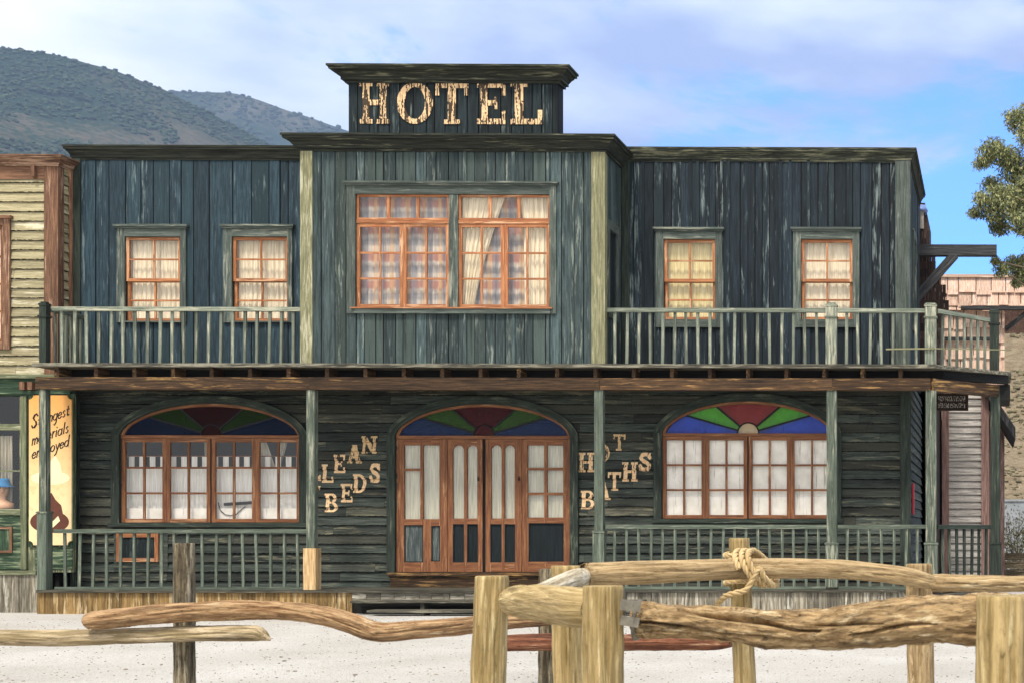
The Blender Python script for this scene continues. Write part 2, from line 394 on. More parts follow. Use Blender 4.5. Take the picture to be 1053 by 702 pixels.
# loose stones in the gravel
def blob(mb, c, rx, ry, rz, jit=.25, mi=0, rnd=None):
    t = (1 + 5 ** .5) / 2
    base = [(-1, t, 0), (1, t, 0), (-1, -t, 0), (1, -t, 0), (0, -1, t), (0, 1, t), (0, -1, -t), (0, 1, -t), (t, 0, -1), (t, 0, 1), (-t, 0, -1), (-t, 0, 1)]
    fs = [(0, 11, 5), (0, 5, 1), (0, 1, 7), (0, 7, 10), (0, 10, 11), (1, 5, 9), (5, 11, 4), (11, 10, 2), (10, 7, 6), (7, 1, 8), (3, 9, 4), (3, 4, 2), (3, 2, 6), (3, 6, 8), (3, 8, 9), (4, 9, 5), (2, 4, 11), (6, 2, 10), (8, 6, 7), (9, 8, 1)]
    k = 1 / 1.9; vs = []
    for b in base:
        j = 1 + rng.uniform(-jit, jit)
        vs.append((c[0] + b[0] * k * rx * j, c[1] + b[1] * k * ry * j, c[2] + b[2] * k * rz * j))
    mb.add(vs, fs, vs, rnd, mi, False)
mb = MB()
for i in range(3000):
    y = 8.5 + 14.3 * rng.random(); x = PXX(rng.uniform(-30, 1080), y)
    s = rng.uniform(.004, .011) * (1.7 if rng.random() < .05 else 1)
    blob(mb, (x, y, gz(x, y) + s * .2), s * 1.3, s, s * .6)
M_STONE = wood('stone', '7c7062', 'a2978a', None, 0, .5, '3c342c', .3)
tag(mb.build('gravel', M_STONE), 'loose brown and grey stones scattered over the pale yard', 'gravel', kind='stuff')

# ------------------------------------------------------------------ hills
def hill_mat(name, soil1, soil2, scrub, amt, sc):
    m, nt, bs = new_mat(name); g = G(nt)
    t = g.n('ShaderNodeTexCoord').outputs['Object']
    a = g.noise(t, .012 * sc, 6, .6); b = g.noise(t, .16 * sc, 5, .65); c = g.noise(t, .5 * sc, 4, .6)
    col = g.mix(g.rng(b, .35, .65), lin(soil1), lin(soil2))
    f = g.math('ADD', g.math('MULTIPLY', a, .8), g.math('MULTIPLY', c, .5))
    col = g.mix(g.rng(f, .72 - amt, .84 - amt), col, lin(scrub))
    g.l(col, bs.inputs['Base Color']); bs.inputs['Roughness'].default_value = 1; bs.inputs['Specular IOR Level'].default_value = 0
    g.bump(g.math('ADD', b, c), 1., 2.5, bs); return m
def interp(tab, x):
    return float(np.interp(x, [q[0] for q in tab], [q[1] for q in tab]))
def hill(name, crest, dist, near, pxs, mat, label, rough, nblob, bs_, scrub_mat, slabel, p=1.0):
    mb = MB(); cols = pxs; n = 46
    def pt(px, t):
        r = near + (dist - near) * t
        u = (px - CX) / F; a = math.atan(u) + YAW
        e = (CY - interp(crest, px)) / F / math.sqrt(1 + u * u)
        k = max(0, min(1, t)) ** p
        z = e * r * k
        x, y = r * math.sin(a), r * math.cos(a)
        if t > 1: z = e * dist * (1 - (t - 1) * .9)
        fq = 7.5 / dist; z += rough * min(1, t * 2) * (mnoise.fractal(Vector((x * fq, y * fq, 1)), 1, 2, 6) * (1 if t < .9 else .25) + mnoise.noise(Vector((x * fq * 7, y * fq * 7, 5))) * .12)
        return Vector((x, y, z - .5 * (1 - min(1, t * 6))))
    ts = [i / (n - 8) for i in range(n)]
    vs = [pt(px, t) for t in ts for px in cols]; nc = len(cols)
    fs = [(j * nc + i, j * nc + i + 1, (j + 1) * nc + i + 1, (j + 1) * nc + i) for j in range(n - 1) for i in range(nc - 1)]
    mb.add(vs, fs, vs, .5, 0, True)
    tag(mb.build(name, mat), label, 'hill', kind='structure')
    mb = MB()
    for i in range(nblob):
        px = rng.uniform(max(cols[0], -25), min(cols[-1], 1080)); t = rng.random() ** .6
        c = pt(px, t)
        dn = mnoise.fractal(Vector((c.x * 9 / dist, c.y * 9 / dist, 7)), 1, 2, 3)
        if dn < -.12 and t < .93: continue
        s = bs_ * rng.uniform(.5, 1.3) * (.6 if t < .5 else 1)
        blob(mb, (c.x, c.y, c.z + s * .3), s * 1.15, s * 1.15, s * rng.uniform(.6, 1.05), .3)
    tag(mb.build('scrub', scrub_mat), slabel, 'scrub', kind='stuff')
M_SCRUB = wood('scrub_leaves', '25331f', '3a4a2b', None, 0, .4, '141c10', .3)
M_SCRUB2 = wood('scrub_dry', '5c563f', '7d735a', None, 0, .4, '3a3526', .3)
MH = hill_mat('mountain_side', '4a4638', '5f594a', '27382a', .17, .32)
hill('mountain', [(-500, 20), (-100, 38), (0, 48), (60, 56), (115, 70), (160, 88), (195, 104), (240, 128), (290, 154), (350, 184), (480, 240), (700, 330), (900, 450)], 2300, 500,
     list(range(-500, 901, 7)), MH, 'long mountain slope above the yellow shop, falling to the right', 14, 22000, 2.7, M_SCRUB, 'dark green scrub and pines covering the nearer mountain slope', .8)
hill('mountain', [(-100, 140), (100, 108), (150, 97), (185, 93), (240, 95), (262, 101), (300, 115), (355, 133), (450, 170), (600, 230), (1000, 330), (1200, 380)], 3600, 2350,
     list(range(-60, 1000, 8)), MH, 'farther wooded ridge behind the mountain slope, ending behind the sign', 14, 15000, 4.6, M_SCRUB, 'dark trees covering the farther ridge', .8)
MHR = hill_mat('dry_hillside', 'a8957a', 'cdb99a', '77705a', -.04, 5.)
hill('hillside', [(700, 440), (850, 370), (960, 318), (1020, 305), (1053, 300), (1200, 285), (1500, 280)], 170, 60,
     list(range(700, 1501, 6)), MHR, 'dry stony hillside behind the shingled building', 1.2, 5000, .24, M_SCRUB2, 'dry bushes dotted over the stony hillside', .85)
# lone pines standing out on the crest
for i, (px, py, h) in enumerate(((128, 73, 9), (186, 93, 5))):
    pass

# ------------------------------------------------------------------ the hotel
YF, YW = 24.0, 25.08
YB = 33.0                                # back of the building
hotel = thing('hotel', 'two storey wooden western hotel with blue boards, balcony and porch', 'hotel')
XL, XR = PXX(77, YW), PXX(935, YW)       # wings
XCL, XCR = PXX(309, YF), PXX(622, YF)    # centre block
ZDECK = PZ(374, YF, 480)
ZFLOOR = PZ(606, YF, 200)
ZPAR_L = PZ(150, YW, 75); ZPAR_R = PZ(155, YW, 940)
ZPAR = (ZPAR_L + ZPAR_R) / 2
ZCEN = PZ(137.5, YF - .2, 460)
def rect(x0, y0, x1, y1, Y, ref=None):
    ref = (x0 + x1) / 2 if ref is None else ref
    return PXX(x0, Y), PXX(x1, Y), PZ(y1, Y, ref), PZ(y0, Y, ref)

def vboards(mb, X0, X1, Z0, Z1, Y, wmin, wmax, holes=(), M=None, thick=.022, back=.09, batten=0., mi=0, backmi=1):
    "upright boards over a dark backing; holes are (x0,x1,z0,z1)"
    cuts = sorted({X0, X1, *[h[0] for h in holes], *[h[1] for h in holes]})
    cuts = [c for c in cuts if X0 <= c <= X1]
    def zspans(xm):
        sp = [(Z0, Z1)]
        for h in holes:
            if h[0] < xm < h[1]:
                ns = []
                for a, b in sp:
                    if h[2] > a: ns.append((a, min(b, h[2])))
                    if h[3] < b: ns.append((max(a, h[3]), b))
                sp = [q for q in ns if q[1] - q[0] > .005]
        return sp
    for a, b in zip(cuts[:-1], cuts[1:]):
        for z0, z1 in zspans((a + b) / 2): mb.box(a, b, Y, Y + back, z0, z1, backmi, M)
        x = a
        while x < b - .01:
            wd = rng.uniform(wmin, wmax)
            if b - x - wd < wmin * .6: wd = b - x
            g_ = rng.uniform(.008, .024)
            d = thick + rng.uniform(-.006, .008)
            r = rng.random()
            for z0, z1 in zspans(x + wd / 2):
                mb.box(x + g_ / 2, x + wd - g_ / 2, Y - d, Y - .001, z0, z1, mi, M, r)
            if batten and rng.random() < batten:
                for z0, z1 in zspans(x + wd / 2):
                    if (z1 - z0) > 1.5 or True: mb.box(x + wd - .028, x + wd + .022, Y - d - .02, Y - d - .001, z0, z1, mi, M)
            x += wd

def cornice(mb, path, prof, mi=0):
    "moulding swept round a plan path, profile = (outward, z)"
    n = len(path); offs = []
    for i in range(n):
        ns = []
        if i > 0: d = (Vector(path[i]) - Vector(path[i - 1])).normalized(); ns.append(Vector((d.y, -d.x)))
        if i < n - 1: d = (Vector(path[i + 1]) - Vector(path[i])).normalized(); ns.append(Vector((d.y, -d.x)))
        offs.append(ns[0] if len(ns) == 1 else (ns[0] + ns[1]) / (1 + ns[0].dot(ns[1])))
    k = len(prof)
    for i in range(n - 1):
        vs = []; gcs = []; o = rng.random() * 30
        for q in (i, i + 1):
            s = (Vector(path[q]) - Vector(path[i])).length
            for out, z in prof:
                p = Vector(path[q]) + offs[q] * out
                vs.append((p.x, p.y, z)); gcs.append((out + o, z, s + o))
        fs = [(a, a + 1, k + a + 1, k + a) for a in range(k - 1)] + [(k - 1, 0, k, 2 * k - 1)]
        fs += [tuple(range(k - 1, -1, -1)), tuple(range(k, 2 * k))] if False else []
        mb.add(vs, fs, gcs, None, mi)
        if i == 0: mb.add(vs[:k], [tuple(range(k))], gcs[:k], None, mi)
        if i == n - 2: mb.add(vs[k:], [tuple(range(k - 1, -1, -1))], gcs[k:], None, mi)
def prof(h, p, zt):
    return [(0.0, zt - h), (.16 * p, zt - h), (.16 * p, zt - .84 * h), (.34 * p, zt - .84 * h), (.34 * p, zt - .66 * h), (.42 * p, zt - .60 * h), (.52 * p, zt - .48 * h), (.72 * p, zt - .36 * h), (.72 * p, zt - .30 * h), (.90 * p, zt - .30 * h), (.90 * p, zt - .14 * h), (p, zt - .14 * h), (p, zt - .01 * h), (0.0, zt)]

# openings: (outer casing px rect), (opening px rect)
UW = [((122, 234, 193, 332), (130, 244, 187, 330.5), M_CREAM, 'pair'), ((231, 234, 302, 332), (240, 244, 297, 330.5), M_CREAM, 'pair'),
      ((675, 237, 743, 337), (683, 246.5, 736, 329), M_YELL, 'full'), ((816, 237, 884, 337), (824, 246.5, 877, 329), M_CREAM, 'full')]
def holes_for(lo, hi, Y): return [rect(*o[1], Y) for o in UW if lo <= o[1][0] <= hi]

# walls of the upper floor
mb = MB(); vboards(mb, XL, XCL + .05, ZDECK, ZPAR - .05, YW, .16, .33, holes_for(0, 300, YW))
wall_l = mb.build('wall', [M_LEFT, M_DARK], hotel); wall_l['label'] = 'blue upright boards of the upper wall left of the centre block'
mb = MB(); vboards(mb, XCR - .05, XR, ZDECK, ZPAR - .05, YW, .10, .20, holes_for(600, 900, YW), batten=.45)
wall_r = mb.build('wall', [M_RIGHT, M_DARK], hotel); wall_r['label'] = 'dark navy upright boards of the upper wall right of the centre block'
CW = (367, 200.5, 566, 317)
cw_open = rect(*CW, YF)
mb = MB(); vboards(mb, XCL + .18, XCR - .18, ZDECK - .02, ZCEN - .05, YF, .11, .22, [cw_open], batten=.15)
wall_c = mb.build('wall', [M_CENT, M_DARK], hotel); wall_c['label'] = 'grey green upright boards of the projecting centre block'
# sides
def side_M(X, flip=1):   # local x -> world y, local y (outward negative) -> world +x * flip
    return Matrix(((0, -flip, 0, X), (1, 0, 0, 0), (0, 0, 1, 0), (0, 0, 0, 1)))
mb = MB()
nw = (YF + .22, YF + .72, PZ(322, YF + .4, 630), PZ(238, YF + .4, 630))
vboards(mb, YF + .10, YW, ZDECK, ZCEN - .05, 0, .12, .2, [nw], side_M(XCR - .03), back=.06)
mb.build('wall', [M_CENT, M_DARK], hotel)
mb = MB(); vboards(mb, YF + .10, YW, ZDECK, ZCEN - .05, 0, .12, .2, [], side_M(XCL + .03, -1), back=.06)
mb.build('wall', [M_CENT, M_DARK], hotel)
sw = (26.1, 26.8, PZ(337, 26.4, 938), PZ(248, 26.4, 938))
mb = MB(); vboards(mb, YW + .02, YB, ZDECK, ZPAR - .05, 0, .14, .24, [sw], side_M(XR - .02), back=.06)
mb.build('wall', [M_RIGHT, M_DARK], hotel)
mb = MB(); vboards(mb, YW + .02, YB, 0, ZPAR - .05, 0, .14, .24, [], side_M(XL + .02, -1), back=.06)
mb.build('wall', [M_RIGHT, M_DARK], hotel)
mb = MB(); mb.box(XL, XR, YB, YB + .12, 0, ZPAR - .1, 0); mb.build('wall', M_RIGHT, hotel)
mb = MB(); mb.box(XL + .1, XR - .1, YW + .1, YB, ZPAR - .5, ZPAR - .4)
mb.box(XCL + .1, XCR - .1, YF + .1, YW + .3, ZCEN - .4, ZCEN - .3)
mb.box(XL + .1, XR - .1, YW + .1, YB, ZDECK - .28, ZDECK - .1)
mb.box(XCL + .1, XCR - .1, YW + 2.4, YW + 2.5, ZDECK, ZPAR - .5)
mb.build('roof', M_DARK, hotel)
# corner boards and posts
mb = MB(); z0 = ZDECK
mb.box(XL - .02, XL + .12, YW - .05, YW - .0232, z0, ZPAR - .2); mb.build('corner_board', M_DTRIM, hotel)
mb = MB(); mb.box(PXX(921, YW), XR + .022, YW - .055, YW - .031, z0, ZPAR - .2); mb.build('corner_board', M_TRIM, hotel)
mb = MB(); mb.box(PXX(640, YW), PXX(648, YW), YW - .06, YW - .04, z0, ZPAR - .2); mb.build('corner_board', M_DTRIM, hotel)
for a, b, m_ in ((308.5, 321, M_YPOST), (608, 622, M_YPOST)):
    mb = MB(); mb.box(PXX(a, YF - .05), PXX(b, YF - .05), YF - .05, YF + .10, ZDECK + .002, ZCEN - .2); mb.build('corner_post', m_, hotel)
# cornices
mb = MB(); cornice(mb, [(XL, 28), (XL, YW - .02), (XCL, YW - .02)], prof(.23, .13, ZPAR)); mb.build('cornice', M_CORN, hotel)
mb = MB(); cornice(mb, [(XCR, YW - .02), (XR, YW - .02), (XR, 28.4)], prof(.23, .13, ZPAR)); mb.build('cornice', M_CORN, hotel)
mb = MB(); cornice(mb, [(XCL, YW + .4), (XCL, YF - .02), (XCR, YF - .02), (XCR, YW + .4)], prof(.25, .22, ZCEN)); mb.build('cornice', M_CORN, hotel)

# ---- the HOTEL sign board with painted letters
sx0, sx1 = PXX(358, YF), PXX(574, YF)
ZS0, ZS1 = ZCEN - .03, PZ(65.5, YF - .25, 460)
mb = MB(); vboards(mb, sx0, sx1, ZS0, ZS1 - .1, YF + .02, .12, .22, [], thick=.02, back=.05)
mb.box(sx0, sx1, YF + .071, YF + .28, ZS0, ZS1 - .1, 1)
sign = mb.build('sign_board', [M_SIGN, M_DARK], hotel)
mb = MB(); cornice(mb, [(sx0, YF + .3), (sx0, YF), (sx1, YF), (sx1, YF + .3)], prof(.25, .25, ZS1))
mb.build('sign_cornice', M_CORN, hotel)

# glyphs -----------------------------------------------------------------
def seg_d(U, V, a, b):
    ax, ay = a; bx, by = b; dx, dy = bx - ax, by - ay
    t = np.clip(((U - ax) * dx + (V - ay) * dy) / (dx * dx + dy * dy + 1e-9), 0, 1)
    return np.hypot(U - ax - t * dx, V - ay - t * dy)
def glyph(ch, U, V):
    r = lambda a, b, c, d: (U >= a) & (U <= b) & (V >= c) & (V <= d)
    s = .11
    ser = lambda a, b: r(a, b, 0, s) | r(a, b, 1 - s, 1)
    if ch == 'H': return r(.1, .34, 0, 1) | r(.66, .9, 0, 1) | r(.3, .7, .44, .57) | ser(0, .43) | ser(.57, 1)
    if ch == 'T': return r(.38, .62, 0, 1) | r(0, 1, .86, 1) | r(0, .12, .68, 1) | r(.88, 1, .68, 1) | r(.24, .76, 0, s)
    if ch == 'L': return r(.12, .4, 0, 1) | r(0, .52, .89, 1) | r(0, 1, 0, .13) | r(.86, 1, 0, .34)
    if ch == 'E': return r(.12, .38, 0, 1) | r(0, 1, 0, .13) | r(0, 1, .87, 1) | r(.86, 1, 0, .32) | r(.86, 1, .68, 1) | r(.3, .7, .44, .57) | r(.62, .72, .36, .65)
    def ring(cx, cy, rx, ry, tx, ty):
        return (((U - cx) / rx) ** 2 + ((V - cy) / ry) ** 2 <= 1) & (((U - cx) / (rx - tx)) ** 2 + ((V - cy) / (ry - ty)) ** 2 >= 1)
    if ch == 'O': return ring(.5, .5, .5, .5, .22, .12)
    if ch == 'C': return (ring(.52, .5, .5, .5, .24, .12) & ~r(.72, 1.1, .36, .64)) | r(.86, 1, .62, .95)
    if ch == 'D': return r(.1, .34, 0, 1) | r(0, .45, 0, s) | r(0, .45, .89, 1) | (ring(.4, .5, .6, .5, .24, .12) & (U > .4))
    if ch == 'B': return r(.1, .36, 0, 1) | r(0, .55, 0, s) | r(0, .55, .89, 1) | r(.3, .55, .46, .57) | (ring(.5, .76, .42, .25, .24, .11) & (U > .5)) | (ring(.5, .27, .5, .28, .25, .11) & (U > .5))
    if ch == 'A': return (seg_d(U, V, (.18, 0), (.48, 1)) < .09) | (seg_d(U, V, (.80, 0), (.52, 1)) < .15) | r(.28, .72, .28, .39) | r(0, .36, 0, s) | r(.58, 1, 0, s)
    if ch == 'N': return r(.1, .26, 0, 1) | r(.74, .9, 0, 1) | (seg_d(U, V, (.2, .95), (.8, .05)) < .13) | r(0, .4, 0, s) | r(0, .3, .89, 1) | r(.6, 1, .89, 1)
    if ch == 'S':
        pts = [(.86, .74), (.7, .9), (.5, .93), (.26, .86), (.18, .7), (.34, .56), (.62, .46), (.82, .32), (.76, .14), (.5, .07), (.26, .12), (.12, .28)]
        o = np.zeros_like(U, bool)
        for a, b in zip(pts[:-1], pts[1:]): o |= seg_d(U, V, a, b) < .115
        return o | r(.82, .94, .66, .98) | r(.06, .18, .02, .34)
def raster(mb, mask, x0, z0, cx, cz, yfun, mi=0, rnd=.5):
    "mask[row from bottom, col] -> merged quads"
    h, w_ = mask.shape
    for j in range(h):
        i = 0
        while i < w_:
            if mask[j, i]:
                k = i
                while k < w_ and mask[j, k]: k += 1
                a, b = x0 + i * cx, x0 + k * cx; c, d = z0 + j * cz, z0 + (j + 1) * cz
                ya, yb = yfun(c + 1e-4), yfun(d - 1e-4)
                vs = [(a, ya, c), (b, ya, c), (b, yb, d), (a, yb, d)]
                mb.add(vs, [(0, 1, 2, 3)], vs, rnd, mi)
                i = k
            else: i += 1
def paint_letter(ch, x0, x1, z0, z1, yfun, wear, mats, parent, cell=.007, ghost=0.):
    nx_, nz_ = max(6, int((x1 - x0) / cell)), max(6, int((z1 - z0) / cell))
    U, V = np.meshgrid((np.arange(nx_) + .5) / nx_, (np.arange(nz_) + .5) / nz_)
    m0 = glyph(ch, U, V); keep = np.ones_like(m0, bool)
    for j in range(nz_):
        for i in range(nx_):
            if m0[j, i]:
                X, Z = x0 + i * cell, z0 + j * cell
                q = mnoise.noise(Vector((X * 45, Z * 3.5, 2))) * .75 + mnoise.noise(Vector((X * 9, Z * 2.5, 8))) * .45 + mnoise.noise(Vector((X * 95, Z * 22, 4))) * .4
                keep[j, i] = q > wear
    mb = MB(); cx_, cz_ = (x1 - x0) / nx_, (z1 - z0) / nz_
    raster(mb, m0 & keep, x0, z0, cx_, cz_, lambda z: yfun(z) - .004)
    if ghost: raster(mb, m0 & ~keep, x0, z0, cx_, cz_, lambda z: yfun(z) - .004, 1)
    o = mb.build('painted_letter', mats, parent); return o
for ch, a, b in (('H', 370, 401), ('O', 408.5, 445.5), ('T', 448, 482), ('E', 491, 520), ('L', 525.5, 558)):
    x0, x1, z0, z1 = rect(a, 85, b, 128, YF, 460)
    paint_letter(ch, x0, x1, z0, z1, lambda z: YF - .013, -.0, [M_PAINT, M_GHOST], sign, .008, 1)

# ---- rectangular upper windows
def sash(parent, x0, x1, z0, z1, Y, cols, rows, st, mu, mat, name='sash', pane=True, d=.04, glass=None):
    mb = MB()
    mb.box(x0, x0 + st, Y, Y + d, z0, z1); mb.box(x1 - st, x1, Y, Y + d, z0, z1)
    mb.box(x0 + st, x1 - st, Y + .001, Y + d, z0, z0 + st); mb.box(x0 + st, x1 - st, Y + .001, Y + d, z1 - st, z1)
    for i in range(1, cols):
        x = x0 + st + (x1 - x0 - 2 * st) * i / cols; mb.box(x - mu / 2, x + mu / 2, Y + .004, Y + d - .006, z0 + st, z1 - st)
    for j in range(1, rows):
        z = z0 + st + (z1 - z0 - 2 * st) * j / rows; mb.box(x0 + st, x1 - st, Y + .007, Y + d - .008, z - mu / 2, z + mu / 2)
    o = mb.build(name, mat, parent)
    if pane: quad('pane', x0 + st * .5, x1 - st * .5, z0 + st * .5, z1 - st * .5, Y + d * .55, glass or GLASS, parent)
    return o
def quad(name, x0, x1, z0, z1, Y, mat, parent):
    mb = MB(); vs = [(x0, Y, z0), (x1, Y, z0), (x1, Y, z1), (x0, Y, z1)]
    mb.add(vs, [(0, 1, 2, 3)], vs, .5); return mb.build(name, mat, parent)
def curtain(parent, x0, x1, z0, z1, Y, mat, folds=9, amp=.02, edge=None, top=None, name='curtain'):
    "hanging cloth; edge(t) gives left/right bounds at height t (1 = top)"
    mb = MB(); nu, nv = 72, 24; vs = []; ph = rng.random() * 9
    for j in range(nv + 1):
        t = j / nv
        a, b = (x0, x1) if edge is None else edge(t)
        for i in range(nu + 1):
            s = i / nu
            zt = z1 if top is None else top(s)
            y = Y + amp * (math.sin(s * folds * 6.283 + ph + .5 * math.sin(3 * t + ph)) + .5 * math.sin(s * folds * 2.3 * 6.283 + 2 * ph)) * (1 - .35 * t)
            vs.append((a + (b - a) * s, y, z0 + (zt - z0) * t))
    fs = [(j * (nu + 1) + i, j * (nu + 1) + i + 1, (j + 1) * (nu + 1) + i + 1, (j + 1) * (nu + 1) + i) for j in range(nv) for i in range(nu)]
    mb.add(vs, fs, vs, .5, 0, True); return mb.build(name, mat, parent)
def casing(x0, x1, z0, z1, hx0, hx1, hz0, hz1, Y, d, mat, name='window', cap=True, jamb=.10):
    mb = MB()
    mb.box(x0, hx0, Y - d, Y - .025, z0, z1); mb.box(hx1, x1, Y - d, Y - .025, z0, z1)
    mb.box(hx0, hx1, Y - d + .002, Y - .025, hz1, z1); mb.box(hx0 - .02, hx1 + .02, Y - d - .02, Y - .02, z0, hz0)
    if cap:
        mb.box(x0 - .04, x1 + .04, Y - d - .05, Y - .02, z1, z1 + .035); mb.box(x0 - .02, x1 + .02, Y - d - .025, Y - .02, z1 - .03, z1 - .0005)
    # jamb lining inside the wall
    mb.box(hx0 - .012, hx0 - .001, Y - .024, Y + jamb, hz0, hz1); mb.box(hx1 + .001, hx1 + .012, Y - .024, Y + jamb, hz0, hz1)
    mb.box(hx0, hx1, Y - .024, Y + jamb, hz1 + .001, hz1 + .012); mb.box(hx0, hx1, Y - .024, Y + jamb, hz0 - .012, hz0 - .001)
    return mb.build(name, mat, hotel)
for oc, op, cm, kind in UW:
    x0, x1, z0, z1 = rect(*oc, YW); a, b, c, d = rect(*op, YW)
    wn_ = casing(x0, x1, z0, z1, a, b, c, d, YW, .06, M_TRIM)
    a += .004; b -= .004; c += .004; d -= .004
    zm = c + (d - c) * .48
    sash(wn_, a, b, zm - .01, d, YW - .015, 2, 2, .05, .028, M_ORANGE)
    sash(wn_, a, b, c, zm + .03, YW + .027, 2, 2, .05, .028, M_ORANGE)
    if kind == 'pair':
        m_ = (a + b) / 2
        curtain(wn_, a, m_ + .05, c, d, YW + .11, cm, 5, .014, lambda t, a=a, m_=m_: (a, m_ + .04 - .05 * (1 - t) ** 2)); curtain(wn_, m_ - .02, b, c, d, YW + .13, cm, 5, .014)
    else: curtain(wn_, a, b, c, d, YW + .12, cm, 7, .012)

# ---- big centre window
x0, x1, z0, z1 = rect(358, 190, 573, 323, YF)
a, b, c, d = cw_open
cwin = casing(x0, x1, z0, z1, a, b, c, d, YF, .065, M_TRIM); cwin['label'] = 'wide centre window with orange casements and plaid curtains'
zt = PZ(229, YF, 465); xm0, xm1 = PXX(462.5, YF), PXX(472, YF)
mb = MB(); mb.box(xm0, xm1, YF - .05, YF + .06, c + .002, d - .002); mb.build('mullion', M_TRIM, cwin)
for h0, h1 in ((a + .004, xm0 - .002), (xm1 + .002, b - .004)):
    mb = MB(); mb.box(h0, h1, YF - .035, YF + .05, zt - .02, zt + .035); mb.build('transom_bar', M_ORANGE, cwin)
    sash(cwin, h0, h1, zt + .036, d - .004, YF - .02, 3, 1, .035, .05, M_ORANGE, 'transom_light')
    hm = (h0 + h1) / 2
    for q0, q1 in ((h0, hm - .002), (hm + .002, h1)): sash(cwin, q0, q1, c + .004, zt - .022, YF - .02, 2, 3, .055, .03, M_ORANGE, 'casement')
mb = MB(); mb.box(a - .06, b + .06, YF - .11, YF - .066, c - .02, c + .002); mb.build('sill', M_ORANGE, cwin)
curtain(cwin, a, xm0, c, d, YF + .12, M_PLAID, 13, .018)
wd = b - xm1
curtain(cwin, xm1 + wd * .1, b - wd * .05, c, d, YF + .17, M_PLAID, 12, .018)
curtain(cwin, 0, 0, c, d, YF + .10, M_CREAM, 6, .02, lambda t: (xm1 - .02, xm1 + wd * (.14 + .34 * t ** 1.3)))
curtain(cwin, 0, 0, c, d, YF + .10, M_CREAM, 5, .02, lambda t: (b - wd * (.30 + .02 * t + .12 * max(0, t - .75) * 4 * .3), b + .01))
# narrow side window of the centre block
mb = MB()
Ms = side_M(XCR - .03)
q0, q1, q2, q3 = nw
for bxx in ((q0 - .09, q0, q2 - .1, q3 + .1), (q1, q1 + .09, q2 - .1, q3 + .1), (q0, q1, q3, q3 + .1), (q0, q1, q2 - .1, q2), (q0 - .12, q1 + .12, q3 + .1, q3 + .14)):
    mb.box(bxx[0], bxx[1], -.06, -.026, bxx[2], bxx[3], 0, Ms)
swin = mb.build('window', M_TRIM, hotel)
mb = MB(); mb.box(q0, q1, .0, .03, q2, q3, 0, Ms); mb.build('pane', M_PANEL, swin)
mb = MB(); Ms = side_M(XR - .02); q0, q1, q2, q3 = sw
for bxx in ((q0 - .09, q0, q2 - .1, q3 + .1), (q1, q1 + .09, q2 - .1, q3 + .1), (q0, q1, q3, q3 + .1), (q0, q1, q2 - .1, q2), (q0 - .12, q1 + .12, q3 + .1, q3 + .14)):
    mb.box(bxx[0], bxx[1], -.06, -.026, bxx[2], bxx[3], 0, Ms)
swin = mb.build('window', M_TRIM, hotel)
mb = MB(); mb.box(q0, q1, .0, .03, q2, q3, 0, Ms); mb.build('pane', M_PANEL, swin)

# ---- lower wall of lapped clapboards with three arched openings
class Arch:
    def __init__(s, xl, xr, ybase, yspring, ypeak):
        s.x0, s.x1 = PXX(xl, YW), PXX(xr, YW); s.cx = (s.x0 + s.x1) / 2; s.a = (s.x1 - s.x0) / 2
        ref = (xl + xr) / 2
        s.zb, s.zs, s.zp = PZ(ybase, YW, ref), PZ(yspring, YW, ref), PZ(ypeak, YW, ref); s.h = s.zp - s.zs
    def top(s, x, grow=0.):
        t = (x - s.cx) / (s.a + grow)
        if abs(t) >= 1: return s.zs
        return s.zs + (s.h + grow) * (1 - t * t) ** .60
    def ray(s, th, grow=0.):
        lo, hi = 0., s.a + s.h
        for _ in range(40):
            m_ = (lo + hi) / 2; x, z = s.cx + m_ * math.cos(th), s.zs + m_ * math.sin(th)
            if abs(x - s.cx) < s.a + grow and z < s.top(x, grow): lo = m_
            else: hi = m_
        return lo
AL = Arch(125.5, 309.5, 537, 447, 415); AD = Arch(408, 587, 588, 447.5, 415.5); AR = Arch(681.5, 857, 533, 445, 412.5)
ROW = .1575
ZB0 = ZFLOOR - .06
LAP = .034
def clap_y(z, Y=YW, row=ROW, zb=None):
    f = ((z - (ZB0 if zb is None else zb)) / row) % 1.0
    return Y - .002 - LAP * (1 - f)
